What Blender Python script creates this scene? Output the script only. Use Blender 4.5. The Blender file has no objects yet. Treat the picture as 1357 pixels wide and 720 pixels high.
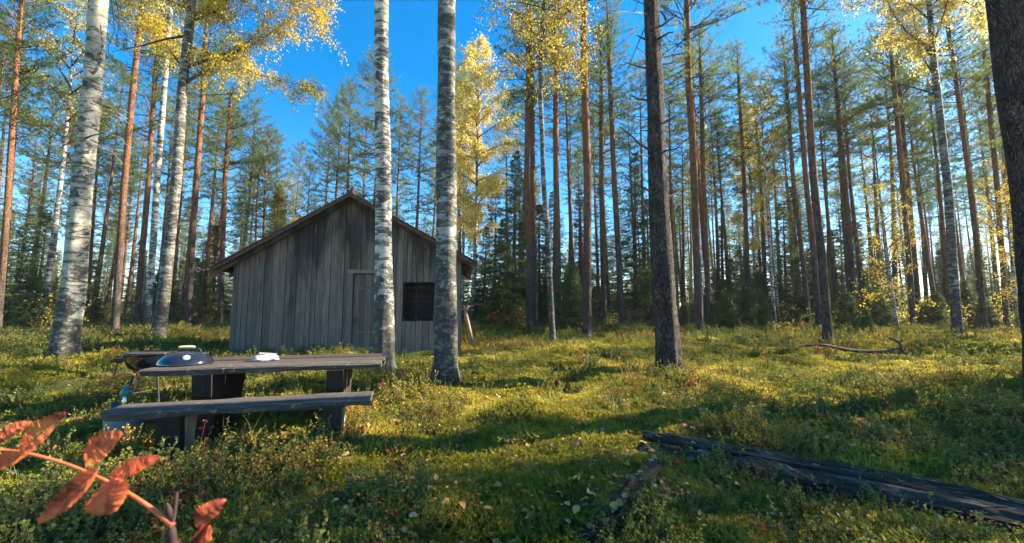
import bpy, math, random
import numpy as np
from mathutils import Vector, Matrix

# ------------------------------------------------------------------ camera, sky, sun, exposure
SC = bpy.context.scene
COL = SC.collection
PI = math.pi
F, CX, CY = 560.0, 678.5, 360.0
CAMZ = 1.15
PITCH = math.atan(54 / F)
cam = bpy.data.cameras.new('camera')
cam.sensor_fit = 'HORIZONTAL'; cam.sensor_width = 36; cam.lens = 36 * F / 1357
cam.clip_start = 0.02; cam.clip_end = 3000
camo = bpy.data.objects.new('camera', cam); COL.objects.link(camo)
camo.location = (0, 0, CAMZ); camo.rotation_euler = (PI / 2 + PITCH, 0, 0)
cam.dof.use_dof = True; cam.dof.focus_distance = 8.0; cam.dof.aperture_fstop = 6.5
SC.camera = camo

HAZE = 0.0004
SUN_AZ, SUN_EL = math.radians(76), math.radians(32)
world = bpy.data.worlds.new('World'); SC.world = world; world.use_nodes = True
wn, wl = world.node_tree.nodes, world.node_tree.links
sky = wn.new('ShaderNodeTexSky'); sky.sky_type = 'NISHITA'; sky.sun_disc = False
sky.sun_elevation = SUN_EL; sky.sun_rotation = SUN_AZ
sky.air_density = 1.0; sky.dust_density = 0.25; sky.ozone_density = 2.0
hs = wn.new('ShaderNodeHueSaturation'); hs.inputs['Saturation'].default_value = 1.5
wl.new(sky.outputs[0], hs.inputs['Color']); wl.new(hs.outputs[0], wn['Background'].inputs[0])
wn['Background'].inputs[1].default_value = 0.08
sl = bpy.data.lights.new('sun', 'SUN'); sl.energy = 5.0; sl.angle = math.radians(0.53); sl.color = (1, 0.87, 0.68)
so = bpy.data.objects.new('sun', sl); COL.objects.link(so)
to_sun = Vector((math.sin(SUN_AZ) * math.cos(SUN_EL), math.cos(SUN_AZ) * math.cos(SUN_EL), math.sin(SUN_EL)))
so.rotation_euler = (-to_sun).to_track_quat('-Z', 'Y').to_euler()
so.location = (20, 15, 30)
SC.view_settings.view_transform = 'Standard'; SC.view_settings.look = 'None'
SC.view_settings.exposure = 2.05; SC.view_settings.gamma = 1.0; SC.view_settings.use_curve_mapping = False
SC.cycles.use_denoising = True; SC.cycles.use_adaptive_sampling = True; SC.cycles.adaptive_threshold = 0.02
SC.cycles.max_bounces = 4; SC.cycles.diffuse_bounces = 2; SC.cycles.transmission_bounces = 4
SC.cycles.sample_clamp_indirect = 6.0

# ------------------------------------------------------------------ helpers: projection, noise, mesh, things
def ray(px, py):
    a, b = (px - CX) / F, (CY - py) / F
    return np.array([a, math.cos(PITCH) - b * math.sin(PITCH), math.sin(PITCH) + b * math.cos(PITCH)])
def at(px, py, Y):
    d = ray(px, py); t = Y / d[1]
    return np.array([0, 0, CAMZ]) + d * t
def on_z(px, py, z):
    d = ray(px, py); t = (z - CAMZ) / d[2]
    return np.array([0, 0, CAMZ]) + d * t
def hsh(ix, iy, s):
    v = np.sin(ix * 127.1 + iy * 311.7 + s * 74.7) * 43758.5453
    return v - np.floor(v)
def vnoise(x, y, s=0):
    x = np.asarray(x, float); y = np.asarray(y, float)
    ix, iy = np.floor(x), np.floor(y); fx, fy = x - ix, y - iy
    fx, fy = fx * fx * (3 - 2 * fx), fy * fy * (3 - 2 * fy)
    a, b, c, d = hsh(ix, iy, s), hsh(ix + 1, iy, s), hsh(ix, iy + 1, s), hsh(ix + 1, iy + 1, s)
    return (a * (1 - fx) + b * fx) * (1 - fy) + (c * (1 - fx) + d * fx) * fy
def sstep(a, b, x):
    t = np.clip((x - a) / (b - a), 0, 1); return t * t * (3 - 2 * t)
def gz(x, y):
    x = np.asarray(x, float); y = np.asarray(y, float)
    z = 0.15 * sstep(3.6, 6.6, y)
    far = sstep(3, 9, y)
    z = z + (0.10 + 0.22 * far) * (vnoise(x * .55, y * .55, 3) - .5) * sstep(2.5, 6, y + np.abs(x) * .25) * (1 - .75 * np.exp(-((x + 4) ** 2 + (y - 8) ** 2) / 12))
    z = z + 0.19 * (vnoise(x * 1.5, y * 1.5, 5) - .5) + 0.075 * (vnoise(x * 3.9, y * 3.9, 8) - .5)
    z = z + 0.9 * (vnoise(x * .03, y * .03, 11) - .5) * sstep(30, 80, np.hypot(x, y))
    z = z + 0.22 * np.exp(-((x - .12) ** 2 + (y - 4.35) ** 2) / .10)      # mossy mound
    return z
def gzf(x, y): return float(gz(x, y))
def ground(px, py):
    z = 0.1
    for _ in range(12):
        p = on_z(px, py, z); z = .5 * z + .5 * gzf(p[0], p[1])
    return np.array([p[0], p[1], gzf(p[0], p[1])])

def mk(name, parts, mats, smooth=False, vcol=None):
    """parts: list of (V, Faces, material index) -> mesh data"""
    me = bpy.data.meshes.new(name)
    off = 0; Vs, L, S, T, M, SM = [], [], [], [], [], []
    n = 0
    for p in parts:
        V, Fc, mi = np.asarray(p[0], float), np.asarray(p[1], int), p[2]
        k = Fc.shape[1]
        Vs.append(V); L.append((Fc + off).ravel()); T.append(np.full(len(Fc), k)); M.append(np.full(len(Fc), mi))
        SM.append(np.full(len(Fc), bool(p[3]) if len(p) > 3 else smooth))
        off += len(V)
    Vs = np.concatenate(Vs); L = np.concatenate(L); T = np.concatenate(T); M = np.concatenate(M); SM = np.concatenate(SM)
    S = np.concatenate([[0], np.cumsum(T)[:-1]])
    me.vertices.add(len(Vs)); me.vertices.foreach_set('co', Vs.ravel())
    me.loops.add(len(L)); me.loops.foreach_set('vertex_index', L)
    me.polygons.add(len(T)); me.polygons.foreach_set('loop_start', S)
    me.polygons.foreach_set('material_index', M); me.polygons.foreach_set('use_smooth', SM)
    me.update(calc_edges=True)
    me.validate()
    for m in (mats if isinstance(mats, (list, tuple)) else [mats]): me.materials.append(m)
    return me
def ob(name, me, parent=None, loc=(0, 0, 0), rot=(0, 0, 0), scl=(1, 1, 1), label=None, cat=None, group=None, kind=None):
    o = bpy.data.objects.new(name, me); COL.objects.link(o)
    o.location = loc; o.rotation_euler = rot; o.scale = scl
    if parent: o.parent = parent
    if label: o['label'] = label
    if cat: o['category'] = cat
    if group: o['group'] = group
    if kind: o['kind'] = kind
    return o
def thing(name, label, cat, loc=(0, 0, 0), rz=0, group=None):
    return ob(name, None, None, loc, (0, 0, rz), (1, 1, 1), label, cat, group)

def box(c, s, R=None):
    c, s = np.asarray(c, float), np.asarray(s, float) / 2
    V = np.array([[x, y, z] for x in (-1, 1) for y in (-1, 1) for z in (-1, 1)], float) * s
    if R is not None: V = V @ np.asarray(R).T
    Fc = [[0, 1, 3, 2], [4, 6, 7, 5], [0, 4, 5, 1], [2, 3, 7, 6], [0, 2, 6, 4], [1, 5, 7, 3]]
    return V + c, np.array(Fc)
def prism(poly, axis_fn):
    """poly: list of 2D points; axis_fn(u, v, t) -> 3D for t = 0, 1. Quads on the sides, triangle fans on the caps"""
    n = len(poly)
    V = [axis_fn(u, v, 0) for u, v in poly] + [axis_fn(u, v, 1) for u, v in poly]
    c0 = np.mean(V[:n], axis=0); c1 = np.mean(V[n:], axis=0)
    Q = [[i, (i + 1) % n, n + (i + 1) % n, n + i] for i in range(n)]
    V2 = V + [c0, c1]
    T = [[(i + 1) % n, i, 2 * n] for i in range(n)] + [[n + i, n + (i + 1) % n, 2 * n + 1] for i in range(n)]
    return (np.array(V2), np.array(Q)), (np.array(V2), np.array(T))
def frames(P):
    P = np.asarray(P, float)
    T = np.gradient(P, axis=0); T /= np.linalg.norm(T, axis=1)[:, None] + 1e-9
    ref = np.array([0, 0, 1.0]) if abs(T[0][2]) < .8 else np.array([0, 1.0, 0])
    N = np.cross(T, ref); N /= np.linalg.norm(N, axis=1)[:, None] + 1e-9
    return T, N, np.cross(T, N)
def tube(P, R, sides=6, cap=True, jit=None, squash=None):
    P = np.asarray(P, float); R = np.broadcast_to(np.asarray(R, float), (len(P),))
    T, N, B = frames(P)
    a = np.arange(sides) / sides * 2 * PI
    rr = R[:, None] * (np.ones((len(P), sides)) if jit is None else jit)
    ca, sa = np.cos(a), np.sin(a)
    if squash: sa = sa * squash
    V = P[:, None] + rr[..., None] * (N[:, None] * ca[None, :, None] + B[:, None] * sa[None, :, None])
    V = V.reshape(-1, 3)
    i, j = np.meshgrid(np.arange(len(P) - 1), np.arange(sides), indexing='ij')
    j2 = (j + 1) % sides
    Q = np.stack([i * sides + j, i * sides + j2, (i + 1) * sides + j2, (i + 1) * sides + j], -1).reshape(-1, 4)
    out = [(V, Q)]
    if cap:
        n = len(P)
        for base, c, fl in ((0, P[0], 1), ((n - 1) * sides, P[-1], 0)):
            Vc = np.vstack([V[base:base + sides], c]); k = np.arange(sides); k2 = (k + 1) % sides
            out.append((Vc, np.stack([k2, k, np.full(sides, sides)] if fl else [k, k2, np.full(sides, sides)], -1)))
    return out
def lathe(prof, n=32):
    prof = np.asarray(prof, float); a = np.arange(n) / n * 2 * PI
    V = np.stack([prof[:, 0][:, None] * np.cos(a), prof[:, 0][:, None] * np.sin(a), np.broadcast_to(prof[:, 1][:, None], (len(prof), n))], -1).reshape(-1, 3)
    i, j = np.meshgrid(np.arange(len(prof) - 1), np.arange(n), indexing='ij'); j2 = (j + 1) % n
    return V, np.stack([i * n + j, i * n + j2, (i + 1) * n + j2, (i + 1) * n + j], -1).reshape(-1, 4)
def smoothpath(pts, n):
    pts = np.asarray(pts, float); k = len(pts)
    t = np.linspace(0, k - 1, n); out = []
    for q in t:
        i = min(int(q), k - 2); u = q - i
        p0, p1, p2, p3 = pts[max(i - 1, 0)], pts[i], pts[i + 1], pts[min(i + 2, k - 1)]
        out.append(.5 * (2 * p1 + (p2 - p0) * u + (2 * p0 - 5 * p1 + 4 * p2 - p3) * u * u + (3 * p1 - p0 - 3 * p2 + p3) * u ** 3))
    return np.array(out)
def unit(v):
    v = np.asarray(v, float); return v / (np.linalg.norm(v, axis=-1, keepdims=True) + 1e-9)
def needles(P, A, K, Ln, wd, spread, rng):
    P = np.repeat(np.asarray(P), K, 0); A = np.repeat(unit(A), K, 0); n = len(P)
    D = unit(A + spread * rng.normal(size=(n, 3)))
    b = P + A * (rng.random((n, 1)) - .5) * Ln * .9
    s = unit(np.cross(D, rng.normal(size=(n, 3)))) * wd / 2
    tip = b + D * Ln * (.7 + .5 * rng.random((n, 1)))
    V = np.stack([b - s, b + s, tip], 1).reshape(-1, 3)
    return V, np.arange(3 * n).reshape(-1, 3)
def leafquads(P, size, rng, down=.5, D=None):
    n = len(P)
    d = unit(rng.normal(size=(n, 3)) + np.array([0, 0, -down]) if D is None else np.asarray(D) + .5 * rng.normal(size=(n, 3)))
    s = unit(np.cross(d, rng.normal(size=(n, 3))))
    L = size * (.65 + .6 * rng.random((n, 1)))
    nrm = np.cross(d, s)
    V = np.stack([P, P + d * L * .42 + s * L * .40 + nrm * L * .06, P + d * L, P + d * L * .42 - s * L * .40 + nrm * L * .06], 1).reshape(-1, 3)
    return V, np.arange(4 * n).reshape(-1, 4)

# ------------------------------------------------------------------ materials
class NT:
    def __init__(s, name):
        s.m = bpy.data.materials.new(name); s.m.use_nodes = True
        s.n, s.l = s.m.node_tree.nodes, s.m.node_tree.links
        s.b = s.n['Principled BSDF']; s.b.inputs['Specular IOR Level'].default_value = .25
        s.out = s.n['Material Output']
    def node(s, t, **k):
        o = s.n.new(t)
        for a, b in k.items(): setattr(o, a, b)
        return o
    def co(s, kind='Object', scale=(1, 1, 1)):
        t = s.node('ShaderNodeTexCoord'); mp = s.node('ShaderNodeMapping'); mp.inputs['Scale'].default_value = scale
        s.l.new(t.outputs[kind], mp.inputs[0]); return mp.outputs[0]
    def noise(s, co, scale=5, detail=4, rough=.6, dist=0):
        o = s.node('ShaderNodeTexNoise'); o.inputs['Scale'].default_value = scale; o.inputs['Detail'].default_value = detail
        o.inputs['Roughness'].default_value = rough; o.inputs['Distortion'].default_value = dist
        if co is not None: s.l.new(co, o.inputs['Vector'])
        return o.outputs['Fac']
    def ramp(s, fac, stops):
        o = s.node('ShaderNodeValToRGB'); e = o.color_ramp.elements
        while len(e) < len(stops): e.new(.5)
        for q, (p, c) in zip(e, stops):
            q.position = p; q.color = (*c, 1) if len(c) == 3 else c
        s.l.new(fac, o.inputs[0]); return o.outputs[0]
    def val(s, fac, a, b, c=0.0, d=1.0):
        o = s.node('ShaderNodeMapRange'); s.l.new(fac, o.inputs[0])
        for i, v in zip((1, 2, 3, 4), (a, b, c, d)): o.inputs[i].default_value = v
        return o.outputs[0]
    def math(s, op, a, b):
        o = s.node('ShaderNodeMath', operation=op)
        for i, v in enumerate((a, b)):
            if isinstance(v, (int, float)): o.inputs[i].default_value = v
            else: s.l.new(v, o.inputs[i])
        return o.outputs[0]
    def mix(s, fac, a, b, mode='MIX'):
        o = s.node('ShaderNodeMix', data_type='RGBA', blend_type=mode)
        for i, v in ((0, fac), (6, a), (7, b)):
            if isinstance(v, (int, float)): o.inputs[i].default_value = v
            elif isinstance(v, tuple): o.inputs[i].default_value = (*v, 1)
            else: s.l.new(v, o.inputs[i])
        return o.outputs[2]
    def rand(s): return s.node('ShaderNodeObjectInfo').outputs['Random']
    def attr(s, name, inst=True):
        o = s.node('ShaderNodeAttribute'); o.attribute_name = name
        o.attribute_type = 'INSTANCER' if inst else 'GEOMETRY'
        return o.outputs['Fac']
    def zc(s):
        t = s.node('ShaderNodeTexCoord'); x = s.node('ShaderNodeSeparateXYZ'); s.l.new(t.outputs['Object'], x.inputs[0]); return x.outputs[2]
    def bump(s, h, strength=.5, dist=.02):
        o = s.node('ShaderNodeBump'); o.inputs['Strength'].default_value = strength; o.inputs['Distance'].default_value = dist
        s.l.new(h, o.inputs['Height']); s.l.new(o.outputs[0], s.b.inputs['Normal']); return o
    def done(s, col, rough=.85):
        if isinstance(col, tuple): s.b.inputs['Base Color'].default_value = (*col, 1)
        else: s.l.new(col, s.b.inputs['Base Color'])
        if isinstance(rough, (int, float)): s.b.inputs['Roughness'].default_value = rough
        else: s.l.new(rough, s.b.inputs['Roughness'])
        return s.m
    def leaf(s, col, trans=.45, rough=.6):
        s.done(col, rough)
        t = s.node('ShaderNodeBsdfTranslucent'); mx = s.node('ShaderNodeMixShader'); mx.inputs[0].default_value = trans
        s.l.new(col, t.inputs[0]); s.l.new(s.b.outputs[0], mx.inputs[1]); s.l.new(t.outputs[0], mx.inputs[2])
        s.l.new(mx.outputs[0], s.out.inputs[0]); return s.m

def m_needles(name, c0, c1, c2, trans=.35):
    t = NT(name); f = t.noise(t.co('Object'), .9, 3)
    c = t.ramp(f, [(.32, c0), (.52, c1), (.72, c2)])
    c = t.mix(t.val(t.rand(), 0, 1, 0, .45), c, c2)
    return t.leaf(c, trans)
M_PINE = m_needles('pine_needles', (.06, .11, .038), (.135, .20, .06), (.27, .30, .085), .55)
M_SPRUCE = m_needles('spruce_needles', (.045, .08, .03), (.09, .14, .042), (.18, .22, .06), .42)
M_YSPRUCE = m_needles('young_spruce_needles', (.06, .10, .03), (.12, .17, .05), (.22, .25, .08), .4)
def m_leaves(name, stops, trans=.5):
    t = NT(name); f = t.noise(t.co('Object'), 2.2, 4, .7)
    c = t.ramp(f, stops)
    c = t.mix(t.val(t.rand(), 0, 1, 0, .3), c, stops[0][1])
    return t.leaf(c, trans)
M_YELLOW = m_leaves('yellow_birch_leaves', [(.3, (.46, .34, .035)), (.5, (.66, .50, .06)), (.7, (.76, .63, .14))])
M_YPALE = m_leaves('pale_yellow_birch_leaves', [(.3, (.58, .44, .07)), (.5, (.78, .64, .18)), (.7, (.84, .74, .32))])
M_YGREEN = m_leaves('yellow_green_leaves', [(.3, (.30, .28, .04)), (.5, (.52, .42, .05)), (.7, (.68, .54, .08))])
M_ORANGE = m_leaves('orange_rowan_leaves', [(.3, (.45, .10, .02)), (.5, (.60, .22, .03)), (.7, (.55, .35, .06))])

def m_pinebark(name, dark=1.0, z0=2.2, z1=8.0, vs=26, cs=.62):
    t = NT(name); co = t.co('Object', (1, 1, .35)); z = t.zc()
    vo = t.node('ShaderNodeTexVoronoi'); vo.feature = 'DISTANCE_TO_EDGE'; vo.inputs['Scale'].default_value = vs
    n1 = t.noise(co, 9, 5, .7)
    vm = t.node('ShaderNodeVectorMath', operation='ADD'); t.l.new(co, vm.inputs[0])
    nn = t.node('ShaderNodeTexNoise'); nn.inputs['Scale'].default_value = 6; t.l.new(co, nn.inputs['Vector'])
    sc = t.node('ShaderNodeVectorMath', operation='SCALE'); sc.inputs['Scale'].default_value = .22
    t.l.new(nn.outputs['Color'], sc.inputs[0]); t.l.new(sc.outputs[0], vm.inputs[1]); t.l.new(vm.outputs[0], vo.inputs['Vector'])
    crack = t.val(vo.outputs['Distance'], 0, .12)
    low = t.ramp(n1, [(.3, (.055 * dark, .042 * dark, .036 * dark)), (.55, (.13 * dark, .10 * dark, .085 * dark)), (.75, (.20 * dark, .175 * dark, .16 * dark))])
    up = t.ramp(n1, [(.3, (.20, .085, .045)), (.55, (.34, .155, .075)), (.75, (.42, .24, .14))])
    h = t.math('ADD', z, t.math('MULTIPLY', t.noise(t.co('Object', (1, 1, .5)), 1.5, 3), 3.0))
    h = t.math('ADD', h, t.math('MULTIPLY', t.rand(), -3.0))
    c = t.mix(t.val(h, z0, z1), low, up)
    lich = t.val(t.noise(t.co('Object', (1, 1, .6)), 4, 4), .56, .70, 0, .5)
    lich = t.math('MULTIPLY', lich, t.val(z, .0, 5, 1, 0))
    c = t.mix(lich, c, (.20, .22, .17))
    c = t.mix(t.val(crack, 0, 1, cs, 0), c, (.02, .017, .015))
    t.bump(t.math('ADD', t.math('MULTIPLY', crack, .8), t.math('MULTIPLY', n1, .6)), 1.0, .05)
    return t.done(c, .95)
M_PBARK = m_pinebark('pine_bark'); M_PDARK = m_pinebark('dark_pine_bark', .66, 7.5, 12.0, 30, .6)
def m_birch(name, base, mid, dark_amt, lichen):
    t = NT(name); z = t.zc()
    c = t.ramp(t.noise(t.co('Object', (1, 1, .6)), 3.5, 5, .65), [(.3, mid), (.6, base), (.8, tuple(min(1, v * 1.12) for v in base))])
    len_ = t.noise(t.co('Object', (1.7, 1.7, 7.5)), 2.0, 5, .68)
    c = t.mix(t.val(len_, .61 - .08 * dark_amt, .65 - .07 * dark_amt, 0, .88), c, (.035, .03, .027))
    pa = t.noise(t.co('Object', (1.3, 1.3, 2.2)), 2.2, 6, .72, .5)
    basez = t.val(z, 0.0, 2.2, .17 * dark_amt, 0)
    pa2 = t.math('ADD', pa, basez)
    c = t.mix(t.val(pa2, .585 - .05 * dark_amt, .625 - .05 * dark_amt, 0, .94), c, (.045, .04, .036))
    li = t.val(t.noise(t.co('Object', (1, 1, 1.6)), 9, 4, .7), .50, .62, 0, lichen)
    c = t.mix(li, c, (.24, .25, .18))
    t.bump(t.math('ADD', t.math('MULTIPLY', len_, .6), t.math('MULTIPLY', pa2, -1.3)), .7, .035)
    return t.done(c, .75)
M_BIRCH = m_birch('birch_bark', (.60, .56, .48), (.34, .31, .265), 1.25, .35)
M_BIRCHL = m_birch('lichened_birch_bark', (.47, .44, .36), (.25, .23, .185), 1.1, .8)
M_BIRCHD = m_birch('dark_birch_bark', (.36, .35, .32), (.15, .145, .13), 1.8, .55)
t = NT('twig_bark'); M_TWIG = t.done(t.ramp(t.noise(t.co(), 12, 3), [(.3, (.045, .035, .03)), (.7, (.11, .085, .07))]), .9)
t = NT('grey_dead_twig'); M_DEAD = t.done(t.ramp(t.noise(t.co(), 12, 3), [(.3, (.09, .08, .07)), (.7, (.24, .21, .18))]), .9)

def m_board(name, tone=1.0, stain=True):
    t = NT(name)
    g = t.noise(t.co('Object', (14, 14, .55)), 3.0, 6, .7, .3)
    fine = t.noise(t.co('Object', (60, 60, 1.0)), 2.0, 3, .6)
    c = t.ramp(g, [(.28, (.10, .075, .055)), (.5, (.285, .22, .168)), (.72, (.50, .405, .315))])
    r = t.rand()
    c = t.mix(t.val(r, 0, 1, 0, .75), c, (.12, .10, .088))
    r2 = t.math('FRACT', t.math('MULTIPLY', r, 7.31), 0)
    c = t.mix(t.val(r2, .5, 1, 0, .45), c, (.30, .235, .17))
    c = t.mix(t.val(fine, .35, .6, .35, 0), c, (.04, .036, .035))
    if stain:
        z = t.zc()
        s = t.noise(t.co('Object', (1.6, 1.6, .30)), 1.6, 6, .65, .6)
        s = t.math('ADD', s, t.val(z, .9, 2.7, -.11, .13))
        c = t.mix(t.val(s, .50, .66, 0, .80), c, (.028, .026, .027))
        lt = t.noise(t.co('Object', (9, 9, .9)), 1.4, 5, .7)
        c = t.mix(t.val(lt, .62, .74, 0, .6), c, (.46, .40, .34))
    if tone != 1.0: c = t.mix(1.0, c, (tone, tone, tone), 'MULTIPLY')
    t.bump(t.math('ADD', g, t.math('MULTIPLY', fine, .6)), .5, .012)
    return t.done(c, .9)
M_BOARD = m_board('weathered_board', .84)
M_FRAME = m_board('door_frame_wood', 1.15, False)
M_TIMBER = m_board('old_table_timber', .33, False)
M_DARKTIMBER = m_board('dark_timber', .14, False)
t = NT('lichened_plank')
g = t.noise(t.co('Object', (1.2, 14, 14)), 3, 6, .7)
c = t.ramp(g, [(.30, (.022, .019, .017)), (.5, (.075, .066, .058)), (.72, (.17, .15, .13))])
li = t.noise(t.co('Object', (1, 1, 1)), 16, 4, .6)
zone = t.noise(t.co('Object', (1, 1, 1)), 2.2, 2)
c = t.mix(t.val(t.math('ADD', li, t.math('MULTIPLY', zone, .35)), .79, .84, 0, .7), c, (.22, .25, .16))
t.bump(t.math('ADD', g, t.math('MULTIPLY', li, .4)), .7, .02); M_PLANK = t.done(c, .9)
t = NT('cut_wood')
c = t.ramp(t.noise(t.co('Object', (6, 6, 1.2)), 4, 5, .7), [(.3, (.16, .12, .09)), (.6, (.36, .29, .22)), (.8, (.46, .39, .30))])
t.bump(t.noise(t.co('Object', (10, 10, 1.5)), 4, 4), .4, .01); M_CUT = t.done(c, .9)
t = NT('charred_wood')
vo = t.node('ShaderNodeTexVoronoi'); vo.feature = 'DISTANCE_TO_EDGE'; vo.inputs['Scale'].default_value = 7
t.l.new(t.co('Object', (.55, 2.2, 2.2)), vo.inputs['Vector'])
cr = t.val(vo.outputs['Distance'], 0, .1)
g = t.noise(t.co('Object', (.8, 9, 9)), 3, 6, .7)
c = t.ramp(g, [(.3, (.016, .012, .009)), (.55, (.065, .050, .038)), (.72, (.20, .165, .13))])
pt = t.noise(t.co('Object', (1.5, 5, 5)), 2.2, 4, .7)
c = t.mix(t.val(pt, .58, .68, 0, .7), c, (.20, .19, .165)); c = t.mix(t.val(t.noise(t.co('Object', (1, 2, 2)), 3.3, 5, .7), .56, .66, 0, .75), c, (.075, .085, .02))
t.bump(t.math('ADD', cr, g), .8, .03); M_CHAR = t.done(c, .9)
t = NT('rotten_bark')
c = t.ramp(t.noise(t.co('Object', (3, 3, 3)), 4, 6, .7), [(.3, (.018, .012, .009)), (.52, (.07, .042, .026)), (.72, (.085, .09, .025))])
t.bump(t.noise(t.co(), 20, 5), .9, .03); M_ROT = t.done(c, .95)
t = NT('roof_paint')
c = t.ramp(t.noise(t.co('Object', (3, 3, 8)), 3, 5, .7), [(.3, (.06, .032, .026)), (.55, (.12, .062, .047)), (.75, (.18, .12, .10))])
t.bump(t.noise(t.co(), 30, 4), .3, .01); M_ROOF = t.done(c, .85)
t = NT('dark_interior'); M_INT = t.done(t.ramp(t.noise(t.co('Object', (1, 1, 12)), 2, 4), [(.3, (.012, .010, .009)), (.7, (.04, .034, .03))]), .95)  # near-black tone carries the shade indoors and behind the board gaps
t = NT('chimney_metal'); M_CHIM = t.done(t.ramp(t.noise(t.co(), 9, 4), [(.4, (.10, .045, .035)), (.7, (.16, .10, .085))]), .7)

def plain(name, col, rough=.5, metal=0, spec=.5, coat=0, var=.25, scale=14):
    t = NT(name); c = t.ramp(t.noise(t.co(), scale, 4, .65), [(.3, tuple(v * (1 - var) for v in col)), (.7, tuple(min(1, v * (1 + var)) for v in col))])
    t.b.inputs['Metallic'].default_value = metal; t.b.inputs['Specular IOR Level'].default_value = spec; t.b.inputs['Coat Weight'].default_value = coat
    return t.done(c, t.val(t.noise(t.co(), scale * 2, 4), .3, .7, max(0, rough - .08), rough + .1))
M_ENAMEL = plain('black_enamel', (.012, .014, .02), .14, 0, .6, .6)
M_BLACK = plain('black_metal', (.02, .02, .022), .45)
M_STEEL = plain('steel', (.55, .55, .57), .3, 1)
M_GASBLUE = plain('grey_blue_paint', (.09, .15, .22), .38, .1, .6, .3, .15, 6)
M_HOSE = plain('orange_hose', (.50, .10, .03), .5)
M_TEAL = plain('teal_plastic', (.02, .16, .15), .4)
M_HANDLE = plain('pale_wood_handle', (.62, .52, .36), .6)
M_WHITE = plain('white_wrap', (.45, .45, .47), .35, 0, .5, .3, .12, 10)
M_BADGE = plain('pale_badge', (.38, .40, .43), .35, .3)
M_PINK = plain('pink_paint', (.62, .20, .26), .6)

def m_tint(name, stops, trans=.35, rough=.5, spec=.3):
    t = NT(name); a = t.attr('tint'); n = t.noise(t.co('Object'), 9, 2)
    c = t.ramp(t.math('ADD', a, t.math('MULTIPLY', t.math('SUBTRACT', n, .5), .35)), stops)
    t.b.inputs['Specular IOR Level'].default_value = spec
    return t.leaf(c, trans, rough)
M_SHRUB = m_tint('shrub_leaf', [(.0, (.045, .085, .025)), (.25, (.10, .15, .03)), (.5, (.24, .24, .04)), (.72, (.42, .30, .05)), (.88, (.40, .16, .04)), (1, (.28, .065, .035))], .4, .62, .12)
M_MOSS = m_tint('moss_blade', [(.0, (.085, .115, .02)), (.4, (.255, .25, .035)), (.7, (.45, .385, .055)), (1, (.54, .42, .09))], .45, .8, .1)
M_GRASS = m_tint('grass_blade', [(.0, (.11, .17, .03)), (.5, (.28, .28, .06)), (1, (.50, .40, .20))], .4, .6, .2)
M_LITTER = m_tint('fallen_leaf', [(.0, (.17, .085, .045)), (.25, (.36, .17, .08)), (.5, (.56, .27, .10)), (.7, (.66, .42, .10)), (.85, (.50, .30, .17)), (1, (.50, .36, .25))], .2, .75, .1)
t = NT('forest_floor'); co = t.co('Object')
n1 = t.noise(co, .9, 5, .65); n2 = t.noise(co, 14, 5, .75); n3 = t.noise(co, 60, 3, .7)
c = t.ramp(n1, [(.30, (.05, .075, .02)), (.46, (.13, .15, .03)), (.60, (.28, .25, .045)), (.75, (.20, .17, .05))])
c = t.mix(t.val(n2, .50, .66, 0, .75), c, (.085, .055, .03))
c = t.mix(t.val(n3, .5, .65, 0, .5), c, (.03, .035, .012))
t.bump(t.math('ADD', n2, t.math('MULTIPLY', n3, .5)), 1.0, .05); M_FLOOR = t.done(c, .95)

# ------------------------------------------------------------------ ground
def axis(lim, d0, grow):
    v, d = [0.0], d0
    while v[-1] < lim: v.append(v[-1] + d); d *= grow
    return np.array(v)
ax = axis(320, .09, 1.035); X = np.concatenate([-ax[:0:-1], ax])
Yb = axis(60, .12, 1.12); Yf = axis(330, .09, 1.022); Y = np.concatenate([-Yb[:0:-1] , Yf])
gx, gy = np.meshgrid(X, Y, indexing='xy')
V = np.stack([gx, gy, gz(gx, gy)], -1).reshape(-1, 3)
nx, ny = len(X), len(Y)
i, j = np.meshgrid(np.arange(ny - 1), np.arange(nx - 1), indexing='ij')
Q = np.stack([i * nx + j, i * nx + j + 1, (i + 1) * nx + j + 1, (i + 1) * nx + j], -1).reshape(-1, 4)
ob('ground', mk('ground', [(V, Q, 0, True)], M_FLOOR), kind='structure', label='mossy forest floor of low green and yellow hummocks')

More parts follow.
